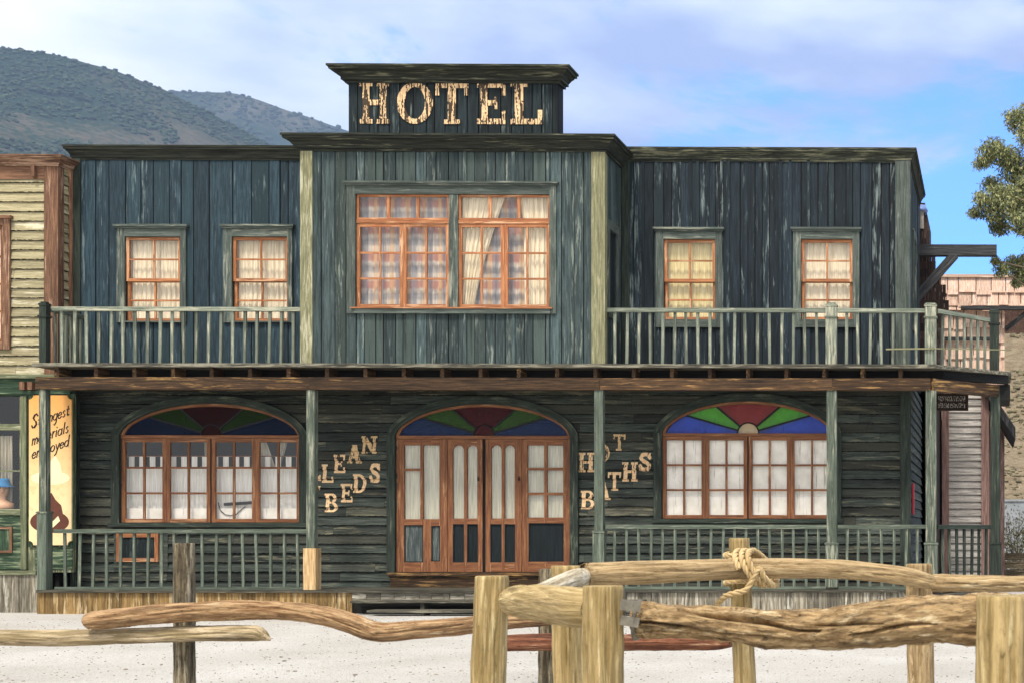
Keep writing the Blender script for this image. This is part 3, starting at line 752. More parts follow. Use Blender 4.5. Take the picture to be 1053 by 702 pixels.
def clapwall(mb, X0, X1, Z0, Z1, row, hole=None, M=None, Y=0., seglen=(1.2, 3.2), mi=0):
    "lapped boards; hole(x) -> list of z spans that are open"
    j = 0
    while Z0 + j * row < Z1 - 1e-4:
        z0, z1 = Z0 + j * row, min(Z1, Z0 + (j + 1) * row); j += 1
        x = X0
        while x < X1 - 1e-4:
            e = min(X1, x + rng.uniform(*seglen)); 
            if X1 - e < .4: e = X1
            r = rng.random(); off = (rng.random() * 40, rng.random() * 40, rng.random() * 40)
            sag = rng.uniform(-.006, .006)
            n = max(1, int((e - x) / .035)) if hole else 1
            for i in range(n):
                a, b = x + (e - x) * i / n + (.002 if i == 0 else 0), x + (e - x) * (i + 1) / n - (.002 if i == n - 1 else 0)
                spans = [(z0, z1)]
                if hole:
                    for h0, h1 in hole((a + b) / 2):
                        ns = []
                        for p_, q_ in spans:
                            if h0 > p_: ns.append((p_, min(q_, h0)))
                            if h1 < q_: ns.append((max(p_, h1), q_))
                        spans = [s_ for s_ in ns if s_[1] - s_[0] > .004]
                for p_, q_ in spans:
                    if p_ == z0: p_ = z0 + rng.choice((.008, .012, .016)) * row / .1575
                    ya = Y - .002 - LAP * (1 - (p_ - z0) / row); yb = Y - .002 - LAP * (1 - (q_ - z0) / row)
                    vs = [Vector(v) for v in ((a, ya, p_ + sag * 0), (b, ya, p_), (b, yb, q_), (a, yb, q_), (a, Y + .02, p_), (b, Y + .02, p_))]
                    gcs = [(v.z + off[0], v.y + off[1], v.x + off[2]) for v in vs]
                    if M is not None: vs = [M @ v for v in vs]
                    mb.add(vs, [(0, 1, 2, 3), (4, 5, 1, 0)], gcs, r, mi)
            x = e
arches = (AL, AD, AR)
small = rect(122, 548, 165, 577, YW)
def lower_hole(x):
    o = []
    for A in arches:
        if A.x0 < x < A.x1: o.append((A.zb, A.top(x)))
    return o
mb = MB()
clapwall(mb, XL, XR, ZB0, ZDECK - .1, ROW, lower_hole, None, YW)
wall_low = mb.build('wall', M_CLAP, hotel); wall_low['label'] = 'dark green lapped boards of the porch wall with worn lettering'
mb = MB()                                    # studs/lining behind the boards keep the rooms dark
for s_, e_ in ((XL, AL.x0), (AL.x1, AD.x0), (AD.x1, AR.x0), (AR.x1, XR)): mb.box(s_, e_, YW + .025, YW + .12, 0, ZDECK - .1)
for A in arches: mb.box(A.x0, A.x1, YW + .025, YW + .12, A.zp + .02, ZDECK - .1); mb.box(A.x0, A.x1, YW + .025, YW + .12, 0, A.zb)
mb.box(XL + .1, XR - .1, YW + 3.2, YW + 3.3, 0, ZDECK - .3); mb.box(XL + .1, XR - .1, YW + .12, YB, .02, .1)
mb.build('wall_lining', M_DARK, hotel)
mb = MB(); clapwall(mb, YW + .02, YB, ZB0, ZDECK - .1, ROW, None, side_M(XR + .002), 0)
mb.box(YW + .05, YB, .03, .1, 0, ZDECK - .1, 0, side_M(XR)); mb.build('wall', M_CLAP, hotel)
mb = MB(); mb.box(PXX(939, YW) - .22, XR + .03, YW - .07, YW - .03, ZB0, ZDECK - .1)
mb.build('corner_board', M_DTRIM, hotel)
mb = MB(); mb.box(XL - .04, XL + .10, YW - .07, YW - .03, ZB0, ZDECK - .1); mb.build('corner_board', M_DTRIM, hotel)

LET = [('N', 372, 448, 388.7, 466), ('A', 357, 457, 372.5, 476), ('E', 343.7, 467, 355.5, 486), ('L', 331.5, 477, 343.3, 496), ('C', 318, 487, 330.5, 506),
       ('S', 380.5, 476, 392, 496), ('D', 363.6, 487, 377.3, 506.3), ('E', 351, 497, 363, 516), ('B', 334.6, 507, 348, 526),
       ('T', 631, 446, 643.5, 463), ('O', 612, 456, 627.3, 475), ('H', 595, 465, 611.5, 485), ('S', 657, 465, 670.5, 484), ('H', 640, 474.7, 656, 494.6),
       ('T', 625.5, 485, 639, 504), ('A', 611, 495, 628, 513.5), ('B', 597.5, 504, 611.7, 523)]
for ch, a, b, c, d in LET:
    x0, x1, z0, z1 = rect(a, b, c, d, YW)
    wear = -.42 if b > 470 else -.26
    paint_letter(ch, x0, x1, z0, z1, lambda z: clap_y(z), wear, [M_PAINT2 if b < 462 else M_PAINT, M_GHOST], wall_low, .0065, 1)

# arched casings, fanlights
def arch_ring(mb, A, g0, g1, y0, y1, mi=0, n=48):
    "curved member between offsets g0 and g1 from the arch curve"
    ins, outs = [], []
    for i in range(n + 1):
        th = math.pi * i / n
        r0, r1 = A.ray(th, g0), A.ray(th, g1)
        ins.append((A.cx + r0 * math.cos(th), A.zs + r0 * math.sin(th))); outs.append((A.cx + r1 * math.cos(th), A.zs + r1 * math.sin(th)))
    s = 0
    for i in range(n):
        vs = [(*p_, ) for p_ in (ins[i], outs[i], outs[i + 1], ins[i + 1])]
        v3 = [(x, y0, z) for x, z in vs] + [(x, y1, z) for x, z in vs]
        l_ = math.dist(outs[i], outs[i + 1])
        gcs = [(q, y, s + t * l_) for y in (0, .1) for q, t in ((0, 0), (.1, 0), (.1, 1), (0, 1))]
        mb.add(v3, [(0, 1, 2, 3), (0, 3, 7, 4), (1, 5, 6, 2), (4, 7, 6, 5)], gcs, .5, mi, False); s += l_
def arched(A, name, label, sill, SG):
    mb = MB(); g = .14
    mb.box(A.x0 - g, A.x0 - .004, YW - .085, YW - .02, A.zb - (0 if sill else 0), A.zs); mb.box(A.x1 + .004, A.x1 + g, YW - .085, YW - .02, A.zb, A.zs)
    arch_ring(mb, A, .0, g, YW - .085, YW - .02)
    if sill: mb.box(A.x0 - g - .03, A.x1 + g + .03, YW - .12, YW - .03, A.zb - .07, A.zb - .001)
    mb.box(A.x0 - .003, A.x0 + .001, YW - .02, YW + .12, A.zb, A.zs); mb.box(A.x1 - .001, A.x1 + .003, YW - .02, YW + .12, A.zb, A.zs)
    o = mb.build(name, M_DTRIM, hotel); o['label'] = label
    mb = MB(); arch_ring(mb, A, -.045, .004, YW - .03, YW + .05); mb.box(A.x0 + .003, A.x1 - .003, YW - .035, YW + .05, A.zs - .055, A.zs - .002)
    mb.build('fanlight_frame', M_RED, o)
    mb = MB(); th = [R(q) for q in (0, 16, 40, 140, 164, 180)]; r0 = .18; cl = ['blue', 'green', 'red', 'green', 'blue']
    Yg = YW + .012
    for i in range(5):
        k = 14; pts = []
        for q in range(k + 1):
            t = th[i] + (th[i + 1] - th[i]) * q / k; r = A.ray(t, -.03); pts.append((A.cx + r * math.cos(t), A.zs + r * math.sin(t)))
        for q in range(k, -1, -1):
            t = th[i] + (th[i + 1] - th[i]) * q / k; pts.append((A.cx + r0 * math.cos(t), A.zs + r0 * math.sin(t)))
        vs = [(x, Yg, z) for x, z in pts]; n_ = len(vs)
        mb.add(vs, [(q, q + 1, n_ - 2 - q, n_ - 1 - q) for q in range(k)], vs, .5, i)
    vs = [(A.cx + r0 * math.cos(math.pi * q / 16), Yg, A.zs + r0 * math.sin(math.pi * q / 16)) for q in range(17)]
    mb.add(vs, [tuple(range(17))], vs, .5, 5)
    mb.build('stained_glass', [SG[q] for q in cl] + [SG['cream' if A is AR else 'red']], o)
    mb = MB()
    for t in th[1:-1]:
        r = A.ray(t, -.04); c_, s_ = math.cos(t), math.sin(t)
        mb.beam((A.cx + r0 * c_, Yg - .004, A.zs + r0 * s_), (A.cx + r * c_, Yg - .004, A.zs + r * s_), .03, .024, up=(0, 1, 0))
    mb.sweep([(A.cx + r0 * math.cos(math.pi * q / 16), Yg - .006, A.zs + r0 * math.sin(math.pi * q / 16)) for q in range(17)], [.013] * 17, 6)
    mb.build('lead_came', M_LEAD, o)
    return o
awl = arched(AL, 'arched_window', 'arched porch window with white cafe curtains and dark stained glass', True, SG_DULL)
door = arched(AD, 'doorway', 'arched entrance with four brown doors under stained glass', False, SG_RIPPLE)
awr = arched(AR, 'arched_window', 'arched porch window with white boarded panes and bright stained glass', True, SG_CLEAR)
for A, o, mats_ in ((AL, awl, None), (AR, awr, None)):
    xm = A.cx; x = [A.x0 + .004, (A.x0 + xm) / 2, xm - .012, xm + .012, (A.x1 + xm) / 2, A.x1 - .004]
    z0, z1 = A.zb + .006, A.zs - .058
    for p_, q_ in ((x[0], x[1] - .002), (x[1] + .002, x[2]), (x[3], x[4] - .002), (x[4] + .002, x[5])):
        sash(o, p_, q_, z0, z1, YW - .02, 2, 3, .062, .034, M_RED, 'casement')
    mb = MB(); mb.box(xm - .010, xm + .010, YW - .01, YW + .03, z0, z1); mb.build('gap_strip', M_DARK, o)
# left window: cafe curtains with tabbed top, low white board, dark drape above
A = AL; z0, z1 = A.zb, A.zs
zc = PZ(479, YW, 217); ztab = PZ(468.5, YW, 217); zl = PZ(520, YW, 217)
curtain(awl, A.x0, A.x1, zl - .06, zc, YW + .14, M_WHITE, 26, .018)
mb = MB(); nT = 17; sp = (A.x1 - A.x0) / nT
for i in range(nT):
    a = A.x0 + sp * i + sp * .2; mb.box(a, a + sp * .52, YW + .135, YW + .142, zc - .01, ztab)
mb.build('curtain_tab', M_WHITE, awl)
mb = MB(); mb.sweep([(A.x0, YW + .139, ztab + .004), (A.x1, YW + .139, ztab + .004)], [.009] * 2, 8); mb.build('curtain_rod', M_RED, awl)
mb = MB(); mb.box(A.x0, A.x1, YW + .09, YW + .11, z0 + .01, PZ(522, YW, 217)); mb.build('window_board', M_BOARD, awl)
# a bent black wire lying against the white board
mb = MB(); xx = [PXX(q, YW) for q in (222, 224, 229, 235, 241, 246, 250)]; zz = [PZ(q, YW, 235) for q in (516, 524, 528.5, 529.5, 528, 523, 520)]
mb.sweep([(q, YW + .075, z) for q, z in zip(xx, zz)], [.007] * 7, 6); mb.build('wire_hook', M_DARK, awl)
mb = MB(); mb.beam((PXX(228, YW), YW + .10, PZ(518, YW, 240)), (PXX(258, YW), YW + .10, PZ(516, YW, 240)), .06, .05); mb.build('dark_rail', M_DARK, awl)
for a_, b_, tilt in ((252, 266, 6), (280, 290, -5), (203, 208, 2)):
    xa, xb = PXX(a_, YW), PXX(b_, YW)
    curtain(awl, 0, 0, zc - .2, A.zs - .03, YW + .22, M_GREYC, 2, .02, lambda t, xa=xa, xb=xb, tilt=tilt: (xa + .01 * tilt * (1 - t), xb + .04 * tilt * (1 - t)), name='drape')
# right window: white boards right behind the glass
mb = MB(); mb.box(A.x0 * 0 + AR.x0 + .01, AR.x1 - .01, YW + .06, YW + .08, AR.zb + .01, AR.zs - .03); mb.build('white_board', M_BOARD, awr)
k = 20
mb = MB(); pts = [(AR.cx + (AR.ray(math.pi * q / k, -.01)) * math.cos(math.pi * q / k), AR.zs - .02 + (AR.ray(math.pi * q / k, -.01)) * math.sin(math.pi * q / k)) for q in range(k + 1)]
mb.plate(pts[::-1], YW + .10, YW + .12); mb.build('white_board', M_BOARD, awr)

# ---- doors
def leafx(px): return PXX(px, YW)
def DZ(zy): return PZ(400 + zy / 2.927, YW, 497)
def DX(zx): return PXX(390 + zx / 2.927, YW)
def door_leaf(zx0, zx1, lights, panels, arched_top=False):
    x0, x1 = DX(zx0) + .004, DX(zx1) - .004; zb, zt_ = AD.zb + .01, AD.zs - .06; Y = YW - .015
    ops = sorted(lights + panels)
    mb = MB()
    # slice the leaf into cells round the openings
    xs = sorted({x0, x1, *[DX(o[0]) for o in ops], *[DX(o[1]) for o in ops]})
    for a, b in zip(xs[:-1], xs[1:]):
        m_ = (a + b) / 2; sp = [(zb, zt_)]
        for o in ops:
            if DX(o[0]) < m_ < DX(o[1]):
                h0, h1 = DZ(o[3]), DZ(o[2]); ns = []
                for p_, q_ in sp:
                    if h0 > p_: ns.append((p_, min(q_, h0)))
                    if h1 < q_: ns.append((max(p_, h1), q_))
                sp = ns
        r = rng.uniform(.3, .7)
        for p_, q_ in sp: mb.box(a, b, Y, Y + .045, p_, q_, 0, None, r)
    if arched_top:                        # round the top corners of the lights
        for o in lights:
            a, b, zt2 = DX(o[0]), DX(o[1]), DZ(o[2]); rr = (b - a) / 2; cx_ = (a + b) / 2
            for sgn in (-1, 1):
                pts = [(cx_ + sgn * rr, zt2)] + [(cx_ + sgn * rr * math.sin(t), zt2 - rr + rr * math.cos(t)) for t in [math.pi / 2 * q / 8 for q in range(9)]]
                mb.plate(pts if sgn > 0 else pts[::-1], Y + .004, Y + .04)
    lf_ = mb.build('door_leaf', M_RED, door)
    for o in lights: quad('pane', DX(o[0]) - .01, DX(o[1]) + .01, DZ(o[3]) - .01, DZ(o[2]) + .01, Y + .026, GLASS_D, door)
    for o in panels:
        mb = MB(); a, b, c, d = DX(o[0]), DX(o[1]), DZ(o[3]), DZ(o[2])
        mb.box(a - .005, b + .005, Y + .024, Y + .034, c - .005, d + .005, 0)
        t_ = .016
        for q in ((a, a + t_, c, d), (b - t_, b, c, d), (a + t_, b - t_, c, c + t_), (a + t_, b - t_, d - t_, d)): mb.box(q[0], q[1], Y + .006, Y + .0235, q[2], q[3], 1)
        mb.build('door_panel', [M_PANEL if len(o) < 5 else o[4], M_PANEL], door)
M_GPANEL = wood('panel_grey_glass', '363d3d', '4c5453', '70766f', .4, .1, '2b363b', .3)
door_leaf(52, 207, [(76, 124, 168, 238), (76, 124, 245, 390), (133, 182, 168, 390)], [(76, 133, 408, 520, M_GPANEL), (157, 184, 410, 517, M_GPANEL)])
door_leaf(207, 312, [(222, 256, 168, 388), (265, 296, 168, 388)], [(222, 256, 405, 520), (265, 298, 405, 520)], True)
door_leaf(320, 430, [(337, 369, 168, 388), (378, 408, 168, 388)], [(335, 369, 405, 520), (378, 410, 405, 520)], True)
door_leaf(430, 575, [(447, 497, 168, 235), (506, 554, 168, 235), (447, 497, 243, 310), (506, 554, 243, 310), (447, 497, 318, 385), (506, 554, 318, 385)], [(450, 556, 402, 518)])
curtain(door, AD.x0 + .02, AD.x1 - .02, DZ(392), AD.zs - .03, YW + .06, M_GREYC, 22, .012)
mb = MB(); mb.box(DX(312.5), DX(319.5), YW + .0, YW + .05, AD.zb + .01, AD.zs - .06); mb.build('gap_strip', M_DARK, door)  # near-black strip stands in for the shadowed gap between the middle leaves
for zx in (423, 300):
    mb = MB(); mb.sweep([(DX(zx), YW - .05, DZ(275)), (DX(zx), YW - .05, DZ(262))], [.011] * 2, 10); mb.box(DX(zx) - .012, DX(zx) + .012, YW - .05, YW - .015, DZ(272), DZ(270)); mb.build('door_handle', plain('dark_iron', '1a1512', .5, .8), door)
mb = MB(); mb.box(PXX(402, YW), PXX(594, YW), YW - .16, YW - .03, AD.zb - .055, AD.zb - .001); mb.box(PXX(404, YW), PXX(592, YW), YW - .12, YW - .035, ZFLOOR + .001, AD.zb - .056)
mb.build('door_step', M_BEAM, hotel)
# low hatch beneath the left window
x0, x1, z0, z1 = small
mb = MB(); t_ = .065
mb.box(x0 - .06, x1 + .14, YW - .034, YW - .0285, z0 - .14, z1 + .04, 1)
for q in ((x0, x0 + t_, z0, z1), (x1 - t_, x1, z0, z1), (x0 + t_, x1 - t_, z0, z0 + t_), (x0 + t_, x1 - t_, z1 - t_, z1)): mb.box(q[0], q[1], YW - .07, YW - .035, q[2], q[3], 0)
hatch = mb.build('hatch', [M_ORANGE, M_CLAP], hotel); hatch['label'] = 'small orange framed hatch low under the left porch window'
quad('pane', x0 + .05, x1 - .05, z0 + .05, z1 - .05, YW - .045, M_PANEL, hatch)

# ---- balcony deck, joists, beam
XD0, XD1, XD2 = PXX(33, YF - .06), PXX(957, YF), PXX(1040, YW)
XP2 = PXX(1022, YW)
zt_, zb_ = ZDECK, ZDECK - .06
mb = MB(); mb.prism([(XD0, YF - .06), (XD1 + .06, YF - .06), (XD2, YW), (XD2, 26.4), (XR, 26.4), (XR, YW - .001), (XD0, YW - .001)], zb_, zt_)
deck = mb.build('deck', M_DECK, hotel)
def XJ(i): return XD0 + .35 + i * .62
i = 0
while XJ(i) < XD1:
    mb = MB(); mb.box(XJ(i) - .03, XJ(i) + .03, YF + .02, YW - .03, zb_ - .15, zb_ - .001); mb.build('joist', M_BEAM, deck); i += 1
mb = MB(); mb.box(XD0 + .1, XD1 + .2, YF + .35, YF + .37, zb_ - .19, zb_ - .001); mb.prism([(XD1 - .1, YF + .36), (XD1 + .2, YF + .3), (XD2 - .05, YW - .02), (XD2 - .05, 26.3), (XD2 - .12, 26.3), (XD2 - .12, YW)], zb_ - .15, zb_ - .001); mb.box(XP2 + .06, XD2 - .02, YW + .01, 26.35, zb_ - .42, zb_ - .152); mb.build('underdeck_shadow', M_DARK, deck)  # near-black strips stand in for the shadow in the gap under the deck
ZBM1, ZBM0 = PZ(388, YF, 480), PZ(400.5, YF, 480)
xa = PXX(37, YF)
x = xa
for x1_ in (PXX(318, YF), PXX(617, YF), PXX(856, YF), PXX(957, YF)):
    mb = MB(); mb.box(x + .002, x1_ - .002, YF - .02, YF + .14, ZBM0, ZBM1, jit=.004); mb.build('beam', M_BEAM, hotel); x = x1_
mb = MB(); mb.beam((XD1 + .0, YF + .06, (ZBM0 + ZBM1) / 2), (XP2 + .04, YW + .06, (ZBM0 + ZBM1) / 2), .15, ZBM1 - ZBM0); mb.build('beam', M_BEAM, hotel)
# porch floor and skirt
ZFR = ZFLOOR + .06                                   # the floor rises a little to the right
mb = MB()
poly = [(PXX(37, YF - .05), YF - .05), (XD1 + .05, YF - .05), (XP2 + .1, YW - .02), (XP2 + .1, 27), (XR - .02, 27), (XR - .02, YW - .03), (PXX(37, YF), YW - .03)]
mb.prism(poly, ZFLOOR - .045, ZFLOOR)
floor_ = mb.build('porch_floor', M_DECK, hotel)
def skirt(a, b, mat, z1, z0=-.05):
    mb = MB(); x = a
    while x < b - .01:
        wd = min(rng.uniform(.11, .24), b - x); mb.box(x + .003, x + wd - .003, YF + rng.uniform(-.004, .004), YF + .03, z0, z1); x += wd
    mb.box(a, b, YF + .031, YF + .06, -.05, z1, 1)  # dark sheet; bare behind the steps, where it paints the shadow of the openings
    return mb.build('porch_skirt', [mat, M_DARK], hotel)
skirt(PXX(38, YF), PXX(362, YF), M_SKIRT, ZFLOOR - .046); skirt(PXX(362, YF), PXX(645, YF), M_GSKIRT, ZFLOOR - .046, PZ(617, YF - .36, 430) - .02); skirt(PXX(645, YF), XD1, M_GSKIRT, ZFLOOR - .046)
mb = MB(); mb.beam((XD1, YF + .02, .16), (XP2 + .05, YW, .16), .03, .32); mb.build('porch_skirt', M_GSKIRT, hotel)
# steps
for yy, zy, px0 in ((YF - .36, 617, 360), (YF - .68, 627, 377)):
    z = PZ(zy, yy, 430); mb = MB(); mb.box(PXX(px0, yy), PXX(660, yy), yy, yy + .33, z - .04, z); mb.build('step', M_DECK, hotel)
    for px in (433, 550, 655): x = PXX(px, yy); mb = MB(); mb.box(x - .03, x + .03, yy + .05, yy + .30, -.03, z - .041); mb.build('step_support', M_DECK, hotel)

# posts
def post(px0, px1, ytop, ybase, ybot, Y, base_mat=None, wide=.02, mat=M_POST):
    mb = MB(); dd = .125; x0, x1 = PXX(px0, Y), PXX(px1 - max(0, 1020 - px1) * dd / 24, Y); ref = (px0 + px1) / 2; zt_, zs = PZ(ytop, Y, ref), PZ(ybase, Y, ref); zb_ = PZ(ybot, Y, ref)
    w_ = dd
    mb.box(x0, x1, Y, Y + w_, zs, zt_)
    o = mb.build('porch_post', mat, hotel)
    mb = MB(); e = wide
    mb.box(x0 - e, x1 + e, Y - e, Y + w_ + e, zb_, zs - .002)
    if base_mat is None: mb.box(x0 - e - .012, x1 + e + .012, Y - e - .012, Y + w_ + e + .012, zs - .035, zs - .012)
    mb.build('post_base', base_mat or mat, o)
YP = YF + .0
post(40, 52, 400, 525, 607, YP); post(315, 327, 400.5, 563, 606, YP, M_NEWWOOD, .035); post(611, 622, 400.5, 545, 604, YP); post(850, 861, 400.5, 557, 603, YP); post(952, 963, 401, 557, 603, YP)
post(1018.5, 1028.5, 396, 557, 600, YW, mat=M_DTRIM)
# balcony posts and railings
def bpost(px0, px1, ytop, ybot, Y, mat=M_SAGE):
    mb = MB(); w_ = .125; x0, x1 = PXX(px0, Y), PXX(px1 - max(0, 1020 - px1) * w_ / 24, Y); ref = (px0 + px1) / 2
    zt_, zb_ = PZ(ytop, Y, ref), ZDECK + .001
    mb.box(x0, x1, Y, Y + w_, zb_, zt_ - .02); mb.box(x0 + .015, x1 - .015, Y + .015, Y + w_ - .015, zt_ - .0195, zt_)
    mb.box(x0 - .018, x1 + .018, Y - .018, Y + w_ + .018, zt_ - .25, zt_ - .225); mb.box(x0 - .01, x1 + .01, Y - .01, Y + w_ + .01, zt_ - .06, zt_ - .03)
    mb.build('balcony_post', mat, hotel)
bpost(40, 52, 310, 374, YF, M_DTRIM); bpost(849, 861, 311, 374, YF); bpost(951, 963, 311, 374, YF); bpost(1017.5, 1027.5, 318, 376, YW, M_DTRIM)
BAL = {}
def baluster(h, wd, mat, name):
    key = (round(h, 3), wd, name, rng.randrange(5))
    if key not in BAL:
        mb = MB(); mb.box(-wd / 2, wd / 2, -wd * .35, wd * .35, 0, h, rnd=.1 + .2 * key[3]); o = mb.build(name, mat)
        BAL[key] = o; return o
    o = BAL[key].copy(); COL.objects.link(o); return o
def railing(a, b, zt_, zb_, n, name, mat, th, bw, bottom=None, skew=.0):
    "a,b = plan ends; balusters as children"
    a = Vector((*a, 0)); b = Vector((*b, 0))
    mb = MB(); mb.beam(a + Vector((0, 0, zt_ - th / 2)), b + Vector((0, 0, zt_ - th / 2)), th * 1.25, th)
    if bottom is not None: mb.beam(a + Vector((0, 0, bottom)), b + Vector((0, 0, bottom)), .045, .045)
    r = mb.build('railing', mat, hotel)
    ang = math.atan2(b.y - a.y, b.x - a.x)
    for i in range(n):
        t = (i + .75) / (n + .5) 
        p = a.lerp(b, t)
        o = baluster(zt_ - th - zb_, bw, mat, name); o.parent = r
        o.location = (p.x, p.y, zb_); o.rotation_euler = (rng.uniform(-.01, .01), rng.uniform(-.02, .02), ang + rng.uniform(-.2, .2))
ZR = PZ(316, YF, 480)
yb = YF + .07
railing((PXX(52, YF), yb), (XCL, yb), ZR, ZDECK, 20, 'balcony_baluster', M_SAGE, .065, .046)
railing((PXX(46, YF), YF + .18), (PXX(46, YF), YW - .03), ZR, ZDECK, 6, 'balcony_baluster', M_SAGE, .065, .046)
railing((XCR, yb), (PXX(849, YF), yb), ZR, ZDECK, 18, 'balcony_baluster', M_SAGE, .065, .046)
railing((PXX(861, YF), yb), (PXX(951, YF), yb), ZR, ZDECK, 7, 'balcony_baluster', M_SAGE, .065, .046)
railing((PXX(963, YF), YF + .1), (PXX(1018, YW), YW + .06), ZR, ZDECK, 7, 'balcony_baluster', M_SAGE, .065, .046)
railing((PXX(1023, YW), YW + .17), (PXX(1023, YW), 26.3), ZR, ZDECK, 6, 'balcony_baluster', M_DTRIM, .07, .05)
mb = MB(); mb.beam((PXX(911, YF), YF - .0, PZ(359, YF, 930)), (PXX(960, YF), YF - .03, PZ(358.5, YF, 930)), .025, .025); mb.beam((PXX(957, YF), YF - .05, PZ(358.5, YF, 960)), (PXX(1040, YW), YW - .1, PZ(360.5, YW, 1040)), .018, .018)
mb.build('loose_slat', M_YPOST, hotel)
ZRL = PZ(543.5, YF, 180); ZRR = PZ(539, YF, 740)
railing((PXX(54, YF), yb), (PXX(315, YF), yb), ZRL, ZFLOOR + .045, 18, 'porch_baluster', M_POST, .065, .042, ZFLOOR + .025)
railing((PXX(622, YF), yb), (PXX(850, YF), yb), ZRR, ZFLOOR + .045, 18, 'porch_baluster', M_POST, .065, .042, ZFLOOR + .025)
railing((PXX(861, YF), yb), (PXX(952, YF), yb), ZRR, ZFLOOR + .045, 7, 'porch_baluster', M_POST, .065, .042, ZFLOOR + .025)
railing((PXX(963, YF), YF + .1), (PXX(1019, YW), YW + .06), ZRR, ZFLOOR + .045, 7, 'porch_baluster', M_DTRIM, .07, .045, ZFLOOR + .025)
mb = MB(); mb.box(XR + .03, XR + .06, YW + .25, YW + .55, PZ(528, YW, 950), PZ(496, YW, 950)); mb.build('red_plate', plain('red_paint', 'a5202b', .6), hotel)

# ------------------------------------------------------------------ yellow shop on the left
YN = 24.74
shop = thing('shop', 'yellow clapboard shop with green storefront beside the hotel', 'shop')
XS0, XS1 = PXX(-190, YN), PXX(62, YN)
ZN1, ZN0 = PZ(160, YN - .1, 40), PZ(386, YN, 20)
swp = (-40, 232, 5, 352)
so = rect(*swp, YN)
mb = MB(); clapwall(mb, XS0, XS1 - .05, ZN0, ZN1 - .15, .160, lambda x: [(so[2], so[3])] if so[0] < x < so[1] else [], None, YN, (1.5, 3))
clapwall(mb, YN + .0, YB, ZN0, ZN1 - .15, .160, None, side_M(XS1 - .04), 0, (1.5, 3))
mb.build('wall', M_YCLAP, shop)
mb = MB(); mb.box(XS0, so[0], YN + .03, YN + .1, ZN0, ZN1 - .1); mb.box(so[1], XS1 - .1, YN + .03, YN + .1, ZN0, ZN1 - .1); mb.box(so[0], so[1], YN + .03, YN + .1, ZN0, so[2]); mb.box(so[0], so[1], YN + .03, YN + .1, so[3], ZN1 - .1)
mb.box(XS0, XS1 - .1, YN + .1, YB, ZN1 - .4, ZN1 - .3); mb.box(XS1 - .15, XS1 - .08, YN + .1, YB, 0, ZN1 - .3); mb.box(XS0, XS1 - .1, YN + .11, YB, ZN0 - .1, ZN0 - .0)
mb.box(XS0, XS1 - .2, YN + 2.2, YN + 2.3, 0, ZN1 - .4); mb.box(XS0 - .1, XS0, YN + .1, YB, 0, ZN1 - .3); mb.box(XS0, XS1, YB, YB + .1, 0, ZN1)
mb.build('roof', M_DARK, shop)
mb = MB(); mb.box(PXX(47.5, YN), XS1, YN - .06, YN + .0, ZN0, ZN1 - .16); mb.box(XS1 - .06, XS1 - .001, YN + .001, YN + .1, ZN0, ZN1 - .16); mb.build('corner_post', M_BROWN, shop)
mb = MB(); mb.box(XS1 - .03, XS1 + .03, YN + .25, YN + .32, ZN0, ZN1 - .16); mb.build('corner_post', M_BROWN, shop)
mb = MB(); cornice(mb, [(XS0, YN - .06), (XS1, YN - .06), (XS1, YN + .33)], prof(.17, .14, ZN1)); mb.build('cornice', M_BROWN, shop)
mb = MB(); mb.box(XS0, PXX(47, YN), YN - .045, YN - .028, PZ(185, YN, 20), ZN1 - .171); mb.box(PXX(36, YN), PXX(40, YN), YN - .12, YN - .046, PZ(183, YN, 38), ZN1 - .17); mb.build('frieze_board', M_BROWN, shop)
mb = MB()
mb.box(so[0], so[0] + .001, YN, YN + .02, so[2], so[3])
mb.box(so[1] - .0, so[1] + .12, YN - .07, YN - .03, so[2] - .12, so[3] + .1); mb.box(so[0] - .12, so[0], YN - .07, YN - .03, so[2] - .12, so[3] + .1); mb.box(so[0], so[1], YN - .07, YN - .03, so[3], so[3] + .1); mb.box(so[0], so[1], YN - .07, YN - .03, so[2] - .12, so[2])
mb.box(so[0] - .16, so[1] + .16, YN - .12, YN - .03, so[3] + .101, so[3] + .15)
swn = mb.build('window', M_BROWN, shop); sash(swn, so[0] + .005, so[1] - .005, so[2], so[3], YN - .01, 2, 4, .06, .035, M_RED); curtain(swn, so[0], so[1], so[2], so[3], YN + .09, M_CREAM, 5, .014)
# storefront
z = lambda y: PZ(y, YN, 20)
mb = MB(); mb.box(XS0, PXX(76, YN), YN - .10, YN + .02, z(389), z(385)); mb.build('ledge', M_OLIVE, shop)
mb = MB(); mb.box(XS0, PXX(74, YN), YN - .03, YN + .02, z(407), z(389.2)); mb.box(XS0, PXX(74, YN), YN - .06, YN - .031, z(405), z(402)); mb.build('fascia_board', M_GREEN, shop)
mb = MB()
for px in (25, 33): mb.box(PXX(px, YN), PXX(px + 5, YN), YN - .13, YN - .031, z(401), z(393))
mb.build('bracket', M_BROWN, shop)
mb = MB()
mb.box(PXX(22.9, YN), PXX(28.7, YN), YN - .045, YN + .06, z(585), z(407.2)); mb.box(PXX(28.9, YN), PXX(76, YN), YN + .0, YN + .06, z(588), z(407.2))
mb.build('pilaster', M_OLIVE, shop)
mb = MB(); mb.box(PXX(37, YN), PXX(75, YN), YN - .012, YN - .001, z(585), z(560)); mb.build('plinth_panel', M_GREEN, shop)
